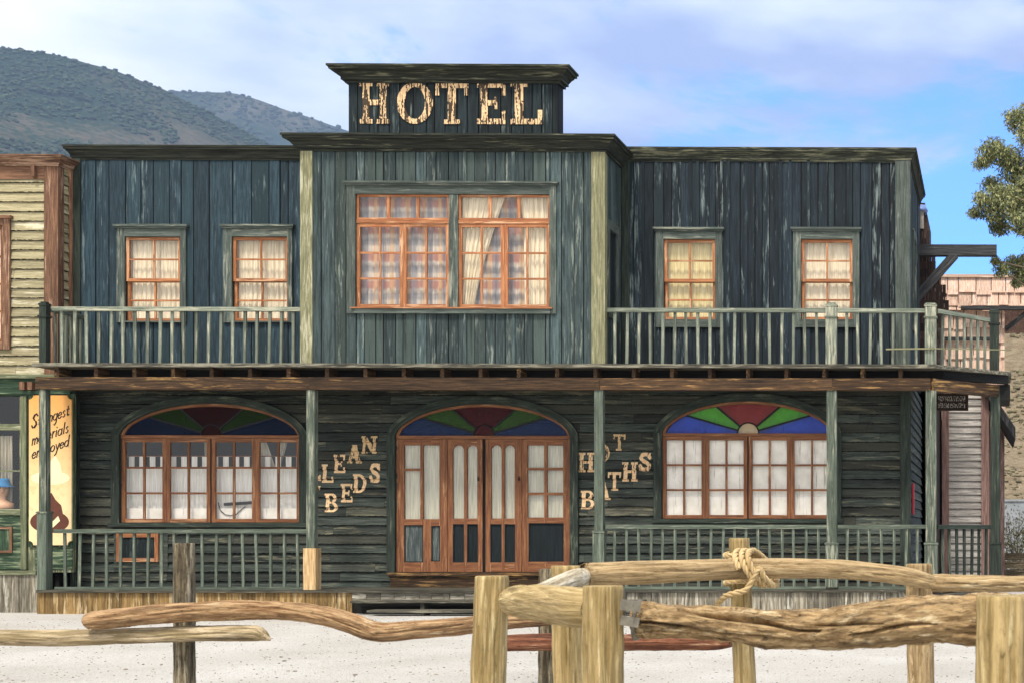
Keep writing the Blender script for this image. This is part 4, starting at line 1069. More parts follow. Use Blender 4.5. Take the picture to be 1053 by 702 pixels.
mb = MB(); mb.box(XS0, PXX(22.8, YN), YN - .03, YN + .06, z(442), z(435.5)); mb.box(XS0, PXX(22.8, YN), YN - .05, YN + .06, z(529), z(523)); mb.box(PXX(21, YN), PXX(22.8, YN), YN - .02, YN + .05, z(522.8), z(442.2)); mb.box(PXX(21, YN), PXX(22.8, YN), YN - .02, YN + .05, z(435.2), z(407.3)); mb.box(PXX(-40, YN), PXX(-36, YN), YN - .02, YN + .05, z(522.8), z(442.2))
mb.box(PXX(-36, YN), PXX(21, YN), YN - .012, YN + .03, z(484.5), z(483))
sfw = mb.build('shop_window', M_OLIVE, shop); quad('pane', XS0, PXX(22, YN), z(523), z(442), YN + .02, GLASS, sfw); quad('pane', XS0, PXX(22, YN), z(436), z(407), YN + .02, GLASS, sfw)
curtain(sfw, 0, 0, z(523), z(446), YN + .45, M_GREYC, 3, .03, lambda t: (PXX(0, YN + .45), PXX(13, YN + .45)), name='drape')
mb = MB(); mb.box(XS0, PXX(22.8, YN), YN + .061, YN + .9, z(524) - .02, z(524)); mb.build('display_shelf', M_DTRIM, sfw)
mb = MB(); mb.box(XS0, PXX(22.9, YN), YN - .02, YN + .06, z(585), z(529.2)); 
x0, x1, z0_, z1_ = rect(-6, 541, 14, 568, YN)
for q in ((x0, x0 + .04, z0_, z1_), (x1 - .04, x1, z0_, z1_), (x0 + .04, x1 - .04, z0_, z0_ + .04), (x0 + .04, x1 - .04, z1_ - .04, z1_)): mb.box(q[0], q[1], YN - .05, YN - .021, q[2], q[3], 1)
mb.box(x0 + .04, x1 - .04, YN - .03, YN - .0212, z0_ + .04, z1_ - .04)
mb.build('stall_riser', [M_GREEN, M_BROWN], shop)
mb = MB(); mb.box(XS0, PXX(39, YN - .3), YN - .36, YN - .0, z(590) - .0, z(586)); mb.build('sill', M_OLIVE, shop)
mb = MB(); x = XS0
while x < PXX(38, YN - .33) - .02:
    wd = min(rng.uniform(.12, .24), PXX(38, YN - .33) - x); mb.box(x + .003, x + wd - .003, YN - .33 + rng.uniform(-.005, .005), YN - .3, -.05, z(590) - .002); x += wd
mb.box(XS0, PXX(38, YN - .33), YN - .299, YN + .06, -.05, z(590) - .003, 1); mb.build('boardwalk', [M_GSKIRT, M_DARK], shop)

# hat advert
def sign_mat():
    m, nt, bs = new_mat('advert_board'); g = G(nt)
    t = g.n('ShaderNodeTexCoord').outputs['Object']; sp = g.n('ShaderNodeSeparateXYZ'); g.l(t, sp.inputs[0])
    col = g.mix(g.rng(sp.outputs['Z'], z(520), z(410)), lin('e6cd9a'), lin('d99a4b'))
    col = g.mix(g.rng(g.noise(t, 9, 5), .5, .75, 0, .4), col, lin('b98a4e'))
    g.l(col, bs.inputs['Base Color']); bs.inputs['Roughness'].default_value = .6; return m
YS = YN - .06
adv = thing('hat_advert', 'tall orange advert board with painted hats behind the left porch post', 'sign')
x0, x1, z0_, z1_ = rect(29.8, 406, 73.5, 560, YS, 52)
nt_ = .07
def notch(cx_, cz_, a0): return [(cx_ + nt_ * math.cos(a0 + math.pi / 2 * q / 6), cz_ + nt_ * math.sin(a0 + math.pi / 2 * q / 6)) for q in range(7)]
pts = notch(x0, z0_, 0)[::-1] + notch(x1, z0_, math.pi / 2)[::-1] + notch(x1, z1_, math.pi)[::-1] + notch(x0, z1_, -math.pi / 2)[::-1]
mb = MB(); mb.plate(pts[::1], YS, YS + .03); mb.build('board', sign_mat(), adv)
mb = MB(); ex = .03
mb.box(x0 - ex, x1 + ex, YS + .031, YS + .055, z0_ - ex, z1_ + ex); mb.build('backing', M_GREEN, adv)
def ell(cx_, cy_, rx, ry, n=28, a0=0, a1=360): return [P(cx_ + rx * math.cos(R(a0 + (a1 - a0) * q / n)), cy_ + ry * math.sin(R(a0 + (a1 - a0) * q / n)), YS) for q in range(n + (a1 - a0 < 360))]
def flat(pts, mat, y, mbx=None):
    mb = MB(); vs = [(p.x, y, p.z) for p in pts]; mb.add(vs, [tuple(range(len(vs)))], vs, .5); return mb.build('painted_hat', mat, adv)
cream = plain('sign_cream', 'ecdcae', .7, nz=.1); brownp = plain('sign_brown', '5c3426', .7, nz=.15, sc=15)
mb = MB()
def addflat(mb, pts, y, mi=0): vs = [(p.x, y, p.z) for p in pts]; mb.add(vs, [tuple(range(len(vs)))], vs, .5, mi)
addflat(mb, ell(52, 491, 20, 7), YS - .002); addflat(mb, [P(q, r_, YS) for q, r_ in ((42, 492), (43, 480), (46, 471), (52, 474), (57, 468), (62, 476), (65, 492))], YS - .004)
mb.build('painted_hat', cream, adv)
mb = MB()
addflat(mb, ell(51, 536, 20, 11.5), YS - .002); addflat(mb, [P(q, r_, YS) for q, r_ in ((39, 534), (42, 520), (47, 511), (53, 506), (57, 513), (63, 519), (66, 534))], YS - .004)
addflat(mb, [P(q, r_, YS) for q, r_ in ((39, 538), (52, 538), (60, 530), (62, 535), (54, 542.5), (40, 542.5))], YS - .006, 1)
mb.build('painted_hat', [brownp, cream], adv)
EL = [(.4 + .38 * math.cos(t), .5 + .5 * math.sin(t)) for t in [6.283 * q / 14 for q in range(15)]]
GL = {'t': ([[(.3, 1.5), (.3, .2), (.45, 0), (.65, .1)], [(0, 1), (.6, 1)]], .7), 'r': ([[(.15, 1), (.15, 0)], [(.15, .6), (.4, 1), (.65, .9)]], .75), 'o': ([EL], .95),
      'n': ([[(.1, 1), (.1, 0)], [(.1, .65), (.35, 1), (.6, .9), (.65, .6), (.65, 0)]], .9), 'm': ([[(.1, 1), (.1, 0)], [(.1, .65), (.35, 1), (.55, .9), (.6, .6), (.6, 0)], [(.6, .65), (.85, 1), (1.05, .9), (1.1, .6), (1.1, 0)]], 1.35),
      'g': ([EL, [(.78, 1), (.78, -.4), (.5, -.8), (.1, -.6)]], 1.), 'e': ([[(.05, .5), (.75, .55), (.65, .9), (.4, 1), (.1, .75), (.05, .4), (.25, .02), (.5, 0), (.75, .2)]], .95),
      's': ([[(.6, .85), (.35, 1), (.1, .8), (.3, .55), (.55, .35), (.5, .08), (.25, 0), (.02, .15)]], .8), 'a': ([EL, [(.78, 1), (.78, .1), (.92, 0)]], 1.05), 'i': ([[(.15, 1), (.15, .05), (.3, 0)], [(.15, 1.42), (.15, 1.5)]], .5),
      'l': ([[(.15, 1.8), (.15, .1), (.3, 0)]], .5), 'p': ([[(.02, 1), (.02, -.8)], EL], 1.), 'y': ([[(.05, 1), (.4, .1)], [(.75, 1), (.3, -.6), (.05, -.8)]], .9), 'd': ([EL, [(.78, 1.8), (.78, 0)]], 1.),
      'S': ([[(1.0, 1.75), (.7, 2.1), (.3, 2.0), (.12, 1.6), (.4, 1.2), (.8, .85), (.95, .4), (.6, 0), (.2, .05), (0, .4)]], 1.25)}
x0s, x1s = PXX(30.5, YS), PXX(73, YS); zz0, zz1 = z(480), z(406); ce = .004
nx_, nz_ = int((x1s - x0s) / ce), int((zz1 - zz0) / ce)
U, V = np.meshgrid(x0s + (np.arange(nx_) + .5) * ce, zz0 + (np.arange(nz_) + .5) * ce)
mask = np.zeros_like(U, bool)
for word, yb_, hgt in (('Strongest', 440, 6.5), ('materials', 457.5, 6.5), ('employed', 471.5, 6.3)):
    tot = sum(GL[c_][1] for c_ in word); sxw = 38.5 / tot; cur = 0
    for c_ in word:
        for pl in GL[c_][0]:
            q_ = [P(32.5 + (cur + a_) * sxw + b_ * .9, yb_ - b_ * hgt - (cur + a_) * sxw * .36, YS) for a_, b_ in pl]
            for p_, r_ in zip(q_[:-1], q_[1:]):
                dirx = (r_ - p_).normalized(); wdt = .0035 + .0065 * abs(dirx.dot(Vector((.35, 0, .94))))
                if c_ == 'S': wdt *= 1.6
                mask |= seg_d(U, V, (p_.x, p_.z), (r_.x, r_.z)) < wdt
        cur += GL[c_][1]
mb = MB(); raster(mb, mask, x0s, zz0, ce, ce, lambda q: YS - .002); mb.build('lettering', plain('sign_black', '1c1712', .7), adv)

# mannequin head with blue hat in the shop window
def lathe(mb, c, prof_, seg=24, sx=1., sy=1., mi=0, smooth=True):
    vs = [(c[0] + r * sx * math.cos(6.28318 * k / seg), c[1] + r * sy * math.sin(6.28318 * k / seg), c[2] + h) for r, h in prof_ for k in range(seg)]
    fs = [(i * seg + k, i * seg + (k + 1) % seg, (i + 1) * seg + (k + 1) % seg, (i + 1) * seg + k) for i in range(len(prof_) - 1) for k in range(seg)]
    mb.add(vs, fs, vs, .5, mi, smooth)
YM = YN + .34
mq = thing('mannequin', 'pale mannequin bust wearing a blue brimmed hat in the shop window', 'mannequin')
mc = P(3, 522, YM); mc.z = z(524) + .0
hs_ = .017 * YM / 24.3
mb = MB()
lathe(mb, mc, [(.0, .0), (.17, .0), (.18, .06), (.16, .12), (.08, .165), (.055, .19), (.052, .235), (.075, .265), (.092, .31), (.098, .36), (.096, .41), (.08, .46), (.04, .49), (0, .495)], 28, 1, .85)
skin = plain('mannequin_skin', 'c79a78', .5, nz=.06)
blob(mb, (mc.x + .06, mc.y - .075, mc.z + .345), .018, .028, .03, .05)     # nose
bust = mb.build('bust', skin, mq)
mb = MB()
for e in (-.0, .085): blob(mb, (mc.x + e + .012, mc.y - .082, mc.z + .375), .013, .008, .008, .02)
blob(mb, (mc.x + .055, mc.y - .082, mc.z + .295), .022, .008, .007, .02)
mb.build('face_paint', plain('face_paint', '3a201a', .5), mq)
mb = MB(); lathe(mb, (mc.x, mc.y, mc.z + .40), [(.0, .0), (.17, -.01), (.175, .0), (.17, .008), (.105, .02), (.10, .10), (.085, .14), (.03, .13), (0, .125)], 28, 1, .95)
mb.build('hat', plain('hat_blue', '2e6f9e', .7, nz=.1), mq)

# ------------------------------------------------------------------ buildings to the right
# rear house with dark shingles and a projecting beam, behind the hotel's right corner
rear = thing('rear_house', 'dark weathered shingled house with projecting beam behind the right hotel corner', 'house')
YR = 29.0
mb = MB()
edge = [(222, 953), (240, 955), (262, 959), (282, 966), (300, 971), (314, 975), (335, 966), (375, 966)]
x0 = PXX(900, YR)
ys = list(range(222, 376, 8))
for k_, y_ in enumerate(ys):
    e = interp(edge, y_ + 4); x = PXX(938, YR); xe = PXX(e, YR)
    zz1_, zz0_ = PZ(y_, YR, 950), PZ(y_ + 11, YR, 950)
    while x < xe:
        wd = rng.uniform(.1, .2); mb.box(x, min(x + wd - .004, xe + rng.uniform(-.02, .05)), YR - .01 * k_ - .05, YR - .01 * k_ - .02 + .0, zz0_ + rng.uniform(-.03, .03), zz1_); x += wd
mb.build('roof', M_DSHING, rear)
mb = MB(); mb.box(x0, PXX(951, YR), YR + .06, YR + 3, 0, PZ(208, YR, 950)); mb.box(x0, PXX(963, YR), YR + .06, YR + 2.9, 0, PZ(300, YR, 950)); mb.build('wall', M_DSHING, rear)
mb = MB(); c_ = P(946.5, 218, YR); mb.box(c_.x - .1, c_.x + .07, YR - .1, YR + .05, c_.z - .35, c_.z); mb.build('corner_board', M_GCLAP, rear)
mb = MB(); lathe(mb, (c_.x, YR - .02, c_.z), [(.0, .12), (.10, .12), (.14, .04), (.15, 0), (0, 0)], 16); mb.build('vent_cap', plain('blue_metal', '6f83b5', .4, .3), rear)
mb = MB(); p1, p2 = P(940, 257, YR - .5), P(1025, 257, YR - .5); mb.box(p1.x, p2.x, YR - .6, YR - .4, PZ(262.5, YR - .6, 985), PZ(251.5, YR - .6, 985)); mb.build('projecting_beam', M_DBEAM, rear)
mb = MB(); mb.beam(P(941, 308, YR - .45), P(982, 262, YR - .5), .16, .2, up=(0, 1, 0)); mb.build('brace', M_DBEAM, rear)

# pink shingled building
sh = thing('shingled_building', 'pale pink shingle clad building behind the right balcony end', 'building')
YG = 33.5
def shingles(mb, x0, x1, z0, z1, Y, row, lean=0.):
    zz = z1; k = 0
    while zz > z0 + .02:
        x = x0 - rng.random() * .15; r0 = max(z0, zz - row)
        while x < x1:
            wd = rng.uniform(.16, .42); a, b = max(x, x0), min(x + wd - .022, x1)
            if b - a > .03:
                lo = r0 - rng.uniform(-.03, .05); y0 = Y - (z1 - r0) * lean; y1 = Y - (z1 - zz) * lean
                vs = [(a, y0 - .06, lo), (b, y0 - .06, lo), (b, y1 - .004, zz + .06), (a, y1 - .004, zz + .06), (a, y0, lo), (b, y0, lo)]
                o = rng.random() * 50
                mb.add(vs, [(0, 1, 2, 3), (4, 5, 1, 0), (0, 3, 4), (1, 5, 2)], [(v[0] + o, v[1], v[2] + o) for v in vs])
            x += wd
        zz -= row; k += 1
zt2, zm2 = PZ(288, YG, 1000), PZ(318, YG, 1000)
xg0, xg1, xg2 = PXX(950, YG), PXX(1033, YG), PXX(1110, YG)
mb = MB(); shingles(mb, xg0, xg2, zm2, zt2, YG, .30, .0); mb.box(xg0, xg2, YG + .001, YG + 4, zm2, zt2, 1); mb.box(xg0, xg2, YG - .06, YG + .3, zt2 + .055, zt2 + .12)
mb.build('roof', [M_SHING, M_PINK], sh)
mb = MB(); shingles(mb, xg0, xg1, PZ(430, YG, 1000), zm2 - .07, YG + .1, .34, .0); mb.box(xg0, xg1, YG + .101, YG + 3.9, 0, zm2 - .001, 1); mb.build('wall', [M_SHING, M_PINK], sh)
mb = MB(); mb.box(PXX(988, YG - .3), xg2, YG - .30, YG - .12, PZ(318, YG - .3, 1020), PZ(314.5, YG - .3, 1020)); mb.build('eave_beam', M_DBEAM, sh)
mb = MB(); mb.box(PXX(950, YG - .3), PXX(1024, YG - .3), YG - .04, YG + .02, PZ(350, YG, 1000), PZ(346.5, YG, 1000)); mb.build('eave_beam', M_DBEAM, sh)
mb = MB(); mb.beam(P(1034, 339, YG + .1), P(1062, 316, YG + .1), .1, .12, up=(0, 1, 0)); mb.build('brace', M_DBEAM, sh)

# grey clapboard outbuilding under the balcony end
ob = thing('outbuilding', 'small grey clapboard outbuilding with pink brown corner boards beyond the porch', 'building')
YO = 31.0
xo0, xo1 = PXX(974, YO), PXX(1015, YO); zo1 = PZ(395, YO, 1000)
mb = MB(); clapwall(mb, xo0, xo1, .35, zo1, .145, None, None, YO, (1, 2)); mb.box(xo0, xo1, YO + .021, YO + 3, 0, zo1, 0); mb.build('wall', M_GCLAP, ob)
for a, b in ((969, 976), (1009, 1017)):
    mb = MB(); mb.box(PXX(a, YO), PXX(b, YO), YO - .06, YO - .03, .35, zo1); mb.build('corner_board', M_PINK, ob)
mb = MB(); pa, pb = P(1000, 380, YO - .3), P(1044, 458, YO - .3)
xa_, za_ = P(1008, 398, YO).x, P(1008, 398, YO).z; xb_, zb2 = P(1044, 452, YO).x, P(1044, 452, YO).z
vs = [(xa_, YO - .3, za_), (xb_, YO - .3, zb2), (xb_, YO + 3.2, zb2), (xa_, YO + 3.2, za_), (xa_, YO - .3, za_ + .24), (xb_, YO - .3, zb2 + .24), (xb_, YO + 3.2, zb2 + .24), (xa_, YO + 3.2, za_ + .24)]
mb.add(vs, [(0, 1, 5, 4), (1, 2, 6, 5), (4, 5, 6, 7), (3, 2, 1, 0), (0, 4, 7, 3), (2, 3, 7, 6)], vs); mb.build('lean_to_roof', M_DBEAM, ob)
mb = MB(); mb.box(xo0 - .1, xo1 + .1, YO - .25, YO - .02, 0, .35)
mb.build('plinth', M_DARK, ob)
# hanging sign
YH = 26.2
hsn = thing('hanging_sign', 'small weathered board sign with pale lettering hanging under the balcony end', 'sign')
x0, x1, z0_, z1_ = rect(963, 406, 994, 420, YH)
mb = MB(); mb.box(x0, x1, YH, YH + .04, z0_, z1_); t_ = .03
for q in ((x0 - t_, x0 - .001, z0_ - t_, z1_ + t_), (x1 + .001, x1 + t_, z0_ - t_, z1_ + t_), (x0, x1, z0_ - t_, z0_ - .001), (x0, x1, z1_ + .001, z1_ + t_)): mb.box(q[0], q[1], YH - .02, YH + .05, q[2], q[3])
mb.build('board', M_DSHING, hsn)
mb = MB(); ce = .006; nx_, nz_ = int((x1 - x0) / ce), int((z1_ - z0_) / ce); mask = np.zeros((nz_, nx_), bool)
for j in range(nz_):
    for i in range(nx_):
        u_, v_ = i / nx_, j / nz_
        row = (v_ * 2) % 1
        mask[j, i] = .14 < row < .86 and .05 < u_ < .95 and mnoise.noise(Vector((i * .33, j * .22, 3))) > -.02
raster(mb, mask, x0, z0_, ce, ce, lambda q: YH - .003); mb.build('lettering', M_GCLAP, hsn)
mb = MB()
for q in (x0 + .1, x1 - .1): mb.sweep([(q, YH + .02, z1_ + .03), (q, YH + .02, ZDECK - .06)], [.006] * 2, 6)
mb.build('hanger', plain('dark_iron', '1a1512', .5, .8), hsn)

# plank wall, grey wall and bush at the right edge
YQ = 36.
pw = MB()
for k_ in range(4): pw.box(PXX(1010, YQ), PXX(1120, YQ), YQ + rng.uniform(-.01, .01), YQ + .05, .02 + k_ * .2, .2 + k_ * .2)
for px in (1012, 1060, 1110): pw.box(PXX(px, YQ) - .06, PXX(px, YQ) + .06, YQ + .051, YQ + .17, 0, .9)
tag(pw.build('plank_fence', M_OLDPOST), 'low dark plank fence at the right edge beyond the porch', 'fence')
pw = MB(); YQ2 = 44.; pw.box(PXX(985, YQ2), PXX(1150, YQ2), YQ2, YQ2 + .3, 0, PZ(515, YQ2, 1040)); pw.box(PXX(985, YQ2), PXX(1150, YQ2), YQ2 - .04, YQ2 + .34, PZ(515, YQ2, 1040) + .001, PZ(513, YQ2, 1040))
tag(pw.build('wall', plain('grey_wall', '8d9296', .9, nz=.15, sc=3)), 'low grey wall behind the bush at the foot of the hillside', 'wall')

# ------------------------------------------------------------------ plants
def leaf(mb, c, L_, W_, d, up, rnd):
    d = d.normalized(); s = d.cross(up); s = s.normalized() if s.length > .01 else Vector((1, 0, 0))
    vs = [c, c + d * L_ * .5 + s * W_ * .5, c + d * L_, c + d * L_ * .5 - s * W_ * .5]
    mb.add(vs, [(0, 1, 2, 3)], vs, rnd)
def leaf_mat(name, a, b, c):
    m, nt, bs = new_mat(name); g = G(nt); rd = g.attr('rnd')
    cr_ = g.n('ShaderNodeValToRGB'); g.l(rd, cr_.inputs[0]); e = cr_.color_ramp.elements
    e[0].color = lin(a); e[1].color = lin(c); x_ = e.new(.5); x_.color = lin(b)
    g.l(cr_.outputs[0], bs.inputs['Base Color']); bs.inputs['Roughness'].default_value = .5; bs.inputs['Specular IOR Level'].default_value = .3
    return m
def rv(): 
    while True:
        v = Vector((rng.uniform(-1, 1), rng.uniform(-1, 1), rng.uniform(-1, 1)))
        if .05 < v.length < 1: return v
YT = 29.
tree = thing('tree', 'grey green leafy tree reaching into the frame from the right edge', 'tree')
base = Vector((PXX(1150, YT), YT, 0))
clumps = [(1048, 122, 16), (1062, 140, 20), (1020, 155, 15), (1010, 165, 10), (1036, 168, 17), (1056, 180, 22), (1018, 190, 12), (1008, 205, 9), (1003, 218, 7), (1022, 215, 14), (1034, 200, 16), (1046, 210, 18), (1028, 230, 12), (1045, 228, 12), (1062, 225, 18), (1060, 200, 20),
          (1030, 275, 9), (1042, 272, 11), (1052, 280, 11), (1064, 268, 14), (1046, 290, 6), (1024, 268, 5), (1080, 120, 30), (1085, 160, 34), (1090, 210, 34), (1088, 260, 28), (1120, 150, 40), (1130, 210, 40), (1160, 130, 40), (1170, 190, 46), (1140, 90, 30), (1200, 240, 40), (1070, 100, 14), (1100, 80, 22)]
mb = MB(); trunk_pts = [base, base + Vector((-.1, 0, 1.5)), base + Vector((.05, .1, 3.0)), base + Vector((-.1, .1, 4.4)), base + Vector((0, 0, 6.2)), base + Vector((.1, 0, 8.0))]
mb.sweep(trunk_pts, [.30, .24, .2, .17, .12, .05], 14, .06, 0, .08)
cw_ = []
for (px, py, r) in clumps:
    c = P(px, py, YT + rng.uniform(-.7, .7)); rr = r * YT / F; cw_.append((c, rr))
    zstart = max(1.8, min(7.5, c.z - 1.0 - rng.random())); tpt = base + Vector((0, 0, zstart))
    mid = tpt.lerp(c, .5) + Vector((0, rng.uniform(-.2, .2), .15 + rng.uniform(-.1, .2)))
    pts = [tpt, tpt.lerp(mid, .6) + rv() * .06, mid, mid.lerp(c, .5) + rv() * .08, c]
    mb.sweep(pts, [.055, .045, .032, .02, .01], 7, 0, 0, 0)
    for _ in range(5):
        e = c + rv() * rr * 1.0; mb.sweep([c, c.lerp(e, .5) + rv() * .04, e], [.009, .006, .003], 5)
mb.build('trunk', wood('bark', '6b5c4a', '8d7c66', None, 0, .2, '2b221a', .6), tree)
mb = MB()
for c, rr in cw_:
    n = int(1700 * (rr / .3) ** 2 * (.55 if c.x > PXX(1075, YT) else 1)) + 60
    subs = [c + Vector((q.x, q.y, q.z * .8)) * rr * .85 for q in (rv() for _ in range(14))]
    for i in range(n):
        s_ = rng.choice(subs); q = s_ + rv() * rr * .62
        d = (rv() + Vector((0, 0, -.75))); sh_ = rng.random()
        leaf(mb, q, rng.uniform(.05, .10), rng.uniform(.016, .03), d, rv(), sh_)
mb.build('crown', leaf_mat('leaf_olive', '4a5236', '737a50', 'a7a36e'), tree)
# bush
bc = P(1046, 560, 38.); bc.z = 0
mb = MB()
for i in range(26):
    e = bc + Vector((rng.uniform(-1.0, 1.2), rng.uniform(-.6, .6), rng.uniform(.7, 1.95))); mb.sweep([bc + rv() * .1 + Vector((0, 0, .05)), bc.lerp(e, .55) + rv() * .1, e], [.015, .01, .004], 5)
bush = thing('bush', 'dry olive bush above the plank fence at the right edge', 'bush')
mb.build('stem', wood('bark', '', ''), bush)
mb = MB()
for i in range(3200):
    q = bc + Vector((rng.gauss(0.1, .55), rng.gauss(0, .35), .95 + rng.gauss(0, .42)))
    if q.z < .05: continue
    leaf(mb, q, rng.uniform(.06, .12), .03, rv() + Vector((0, 0, .5)), rv(), rng.random())
mb.build('foliage', leaf_mat('leaf_dry', '4c4a2c', '77704a', 'a39a6c'), bush)

# ------------------------------------------------------------------ log fences
def cat(pts, n):
    "catmull-rom through (pos, radius)"
    out = []; q = [pts[0]] + pts + [pts[-1]]
    for i in range(1, len(q) - 2):
        for k in range(n):
            t = k / n; r = []
            for d in range(4):
                a, b, c, e = q[i - 1][d], q[i][d], q[i + 1][d], q[i + 2][d]
                r.append(.5 * (2 * b + (c - a) * t + (2 * a - 5 * b + 4 * c - e) * t * t + (3 * b - a - 3 * c + e) * t ** 3))
            out.append(r)
    out.append(list(pts[-1])); return out
def lograil(spec, parent, mat, n=10, seg=28, amp=.03, crack=.0, lump=.06, fr=3., name='log_rail', rough2=.0, cracks=()):
    "spec = (px, py, r_px, Y)"
    pts = []
    for px, py, r, Y in spec: p = P(px, py, Y); pts.append((p.x, p.y, p.z, r * Y / F))
    c = cat(pts, n); mb = MB()
    mb.sweep([q[:3] for q in c], [q[3] for q in c], seg, amp, crack, lump, fr=fr, rough2=rough2, cracks=cracks)
    return mb.build(name, mat, parent)
def logpost(px_top, py_top, w_px, Y, parent, mat, px_bot=None, w_bot=None, amp=.025, crack=.05, lump=.05, square=False, tilt=0.):
    t = P(px_top, py_top, Y); r = w_px / 2 * Y / F; rb = (w_bot or w_px * 1.05) / 2 * Y / F
    b = P(px_bot if px_bot is not None else px_top, 702, Y); 
    k = (t.z + .15) / max(.05, t.z - b.z) ; bx = t.x + (b.x - t.x) * k
    n = 60; pts = [(bx + (t.x - bx) * i / n, Y + tilt * i / n, -.15 + (t.z + .15) * i / n) for i in range(n + 1)]
    rad = [rb + (r - rb) * i / n for i in range(n + 1)]
    pts.append((t.x, Y + tilt, t.z + .006)); rad.append(r * .95)
    H_ = t.z + .15; cr_ = []
    for _ in range(4):
        a0 = math.pi + rng.uniform(-1.1, 1.1); c0 = rng.uniform(0, .75) * H_; cr_.append((c0, min(H_ * 1.02, c0 + rng.uniform(.25, .6) * H_), a0, a0 + rng.uniform(-.15, .15), rng.uniform(.12, .3), rng.uniform(.06, .11)))
    mb = MB(); mb.sweep(pts, rad, 60, amp, crack, lump, fr=4., rough2=.02, cracks=cr_)
    return mb.build('fence_post', mat, parent)
fn = thing('log_fence', 'nearest log fence of thick yellow posts and a rough cracked rail', 'fence', 'log fences in the yard')
logpost(506, 592.5, 33, 10.0, fn, M_YLOG, 502, 36)
logpost(620, 603, 41, 7.55, fn, M_YLOG, 620, 44)
logpost(1031, 613, 54, 6.7, fn, M_YLOG, 1031, 56)
lograil([(655, 637, 17, 7.62), (672, 637, 19, 7.6), (700, 638, 16.5, 7.5), (740, 641, 18.5, 7.42), (785, 644.5, 19.5, 7.32), (845, 647.5, 20.5, 7.2), (905, 641, 23, 7.05), (960, 637, 24, 6.96), (1005, 636.5, 25, 6.92), (1060, 636, 25, 6.9)], fn, M_BARK, 30, 150, .10, .25, .12, 3.2, rough2=.07, cracks=((.02, .52, 1.55, 2.0, .5, .14), (.33, 1.15, .75, 1.62, .6, .17), (1.05, 1.5, 1.2, 1.5, .4, .1), (.15, .7, 2.2, 2.5, .3, .1), (1.3, 1.75, 1.9, 1.7, .35, .1), (.7, 1.0, 2.1, 2.3, .3, .09)))
lograil([(527, 618, 14.5, 9.85), (535, 618, 17, 9.6), (550, 619, 18.5, 9.1), (575, 622, 20.5, 8.4), (597, 625, 20.5, 7.85), (615, 626, 20, 7.72)], fn, M_YLOG, 10, 30, .03, .03, .07)
lograil([(521, 612.5, 8, 10.0), (529, 617, 12.5, 9.86), (531, 618, 14.0, 9.82)], fn, M_YLOG, 4, 9, 0, 0, 0, name='rail_end')
mb = MB()
steel = plain('galvanised_steel', '756f62', .6, .25, nz=.3, sc=25)
mb.box(P(630, 600, 7.7).x, P(643, 600, 7.7).x, 7.66, 7.72, P(640, 640, 7.7).z, P(640, 606, 7.7).z, 1)
mb.beam(P(638, 621, 7.46), P(659, 623, 7.49), .010, .055, 0); mb.beam(P(638, 637, 7.46), P(657, 640, 7.49), .010, .05, 0)
cc_ = P(656, 637, 7.62)
mb.sweep([(cc_.x + .010 * math.sin(t), cc_.y + .098 * math.cos(t), cc_.z + .095 * math.sin(t)) for t in [6.283 * q / 28 for q in range(29)]], [.012] * 29, 8, mi=0, caps=False)
for q in (622, 638): c2 = P(650, q, 7.45); mb.sweep([c2, c2 + Vector((0, -.012, 0))], [.010] * 2, 8)
mb.build('rail_bracket', [steel, M_OLDPOST], fn)

ff = thing('log_fence', 'middle log fence with smooth tan rails in front of the right porch', 'fence', 'log fences in the yard')
logpost(581.5, 582, 29, 10.9, ff, M_YLOG, 584, 29)
logpost(760, 553.5, 21, 11.75, ff, M_YLOG, 766, 23)
logpost(945, 580, 27, 11.95, ff, M_LOG, 947, 28, crack=.12)
lograil([(603, 590.5, 11.5, 10.95), (615, 590, 12.5, 11.0), (700, 586.5, 11.5, 11.2), (770, 584, 10.8, 11.45), (850, 584.5, 10, 11.6), (905, 588.5, 9.6, 11.68), (940, 594, 9.3, 11.72), (961, 599, 6.5, 11.75)], ff, M_LOG, 14, 60, .03, .02, .05, rough2=.025, cracks=((.3, 1.0, 1.4, 1.6, .2, .08), (1.3, 2.0, 1.2, 1.1, .2, .07), (2.0, 2.8, 1.8, 1.6, .2, .08)))
lograil([(952, 598.5, 7.5, 11.98), (962, 599, 9, 11.96), (1000, 599.5, 8.8, 11.9), (1053, 599.5, 8.3, 11.8), (1120, 600, 8, 11.7)], ff, M_LOG, 14, 50, .05, .03, .05, rough2=.06, cracks=((.05, .5, 1.4, 1.7, .3, .1), (.3, .9, 1.9, 1.6, .25, .08)))
lograil([(617, 591, 7, 11.2), (600, 592.5, 9.6, 10.95), (580, 599, 10.5, 10.45), (560, 608, 10.5, 10.2), (545, 614, 9.5, 10.0)], ff, M_WLOG, 10, 26, .06, .05, .08)

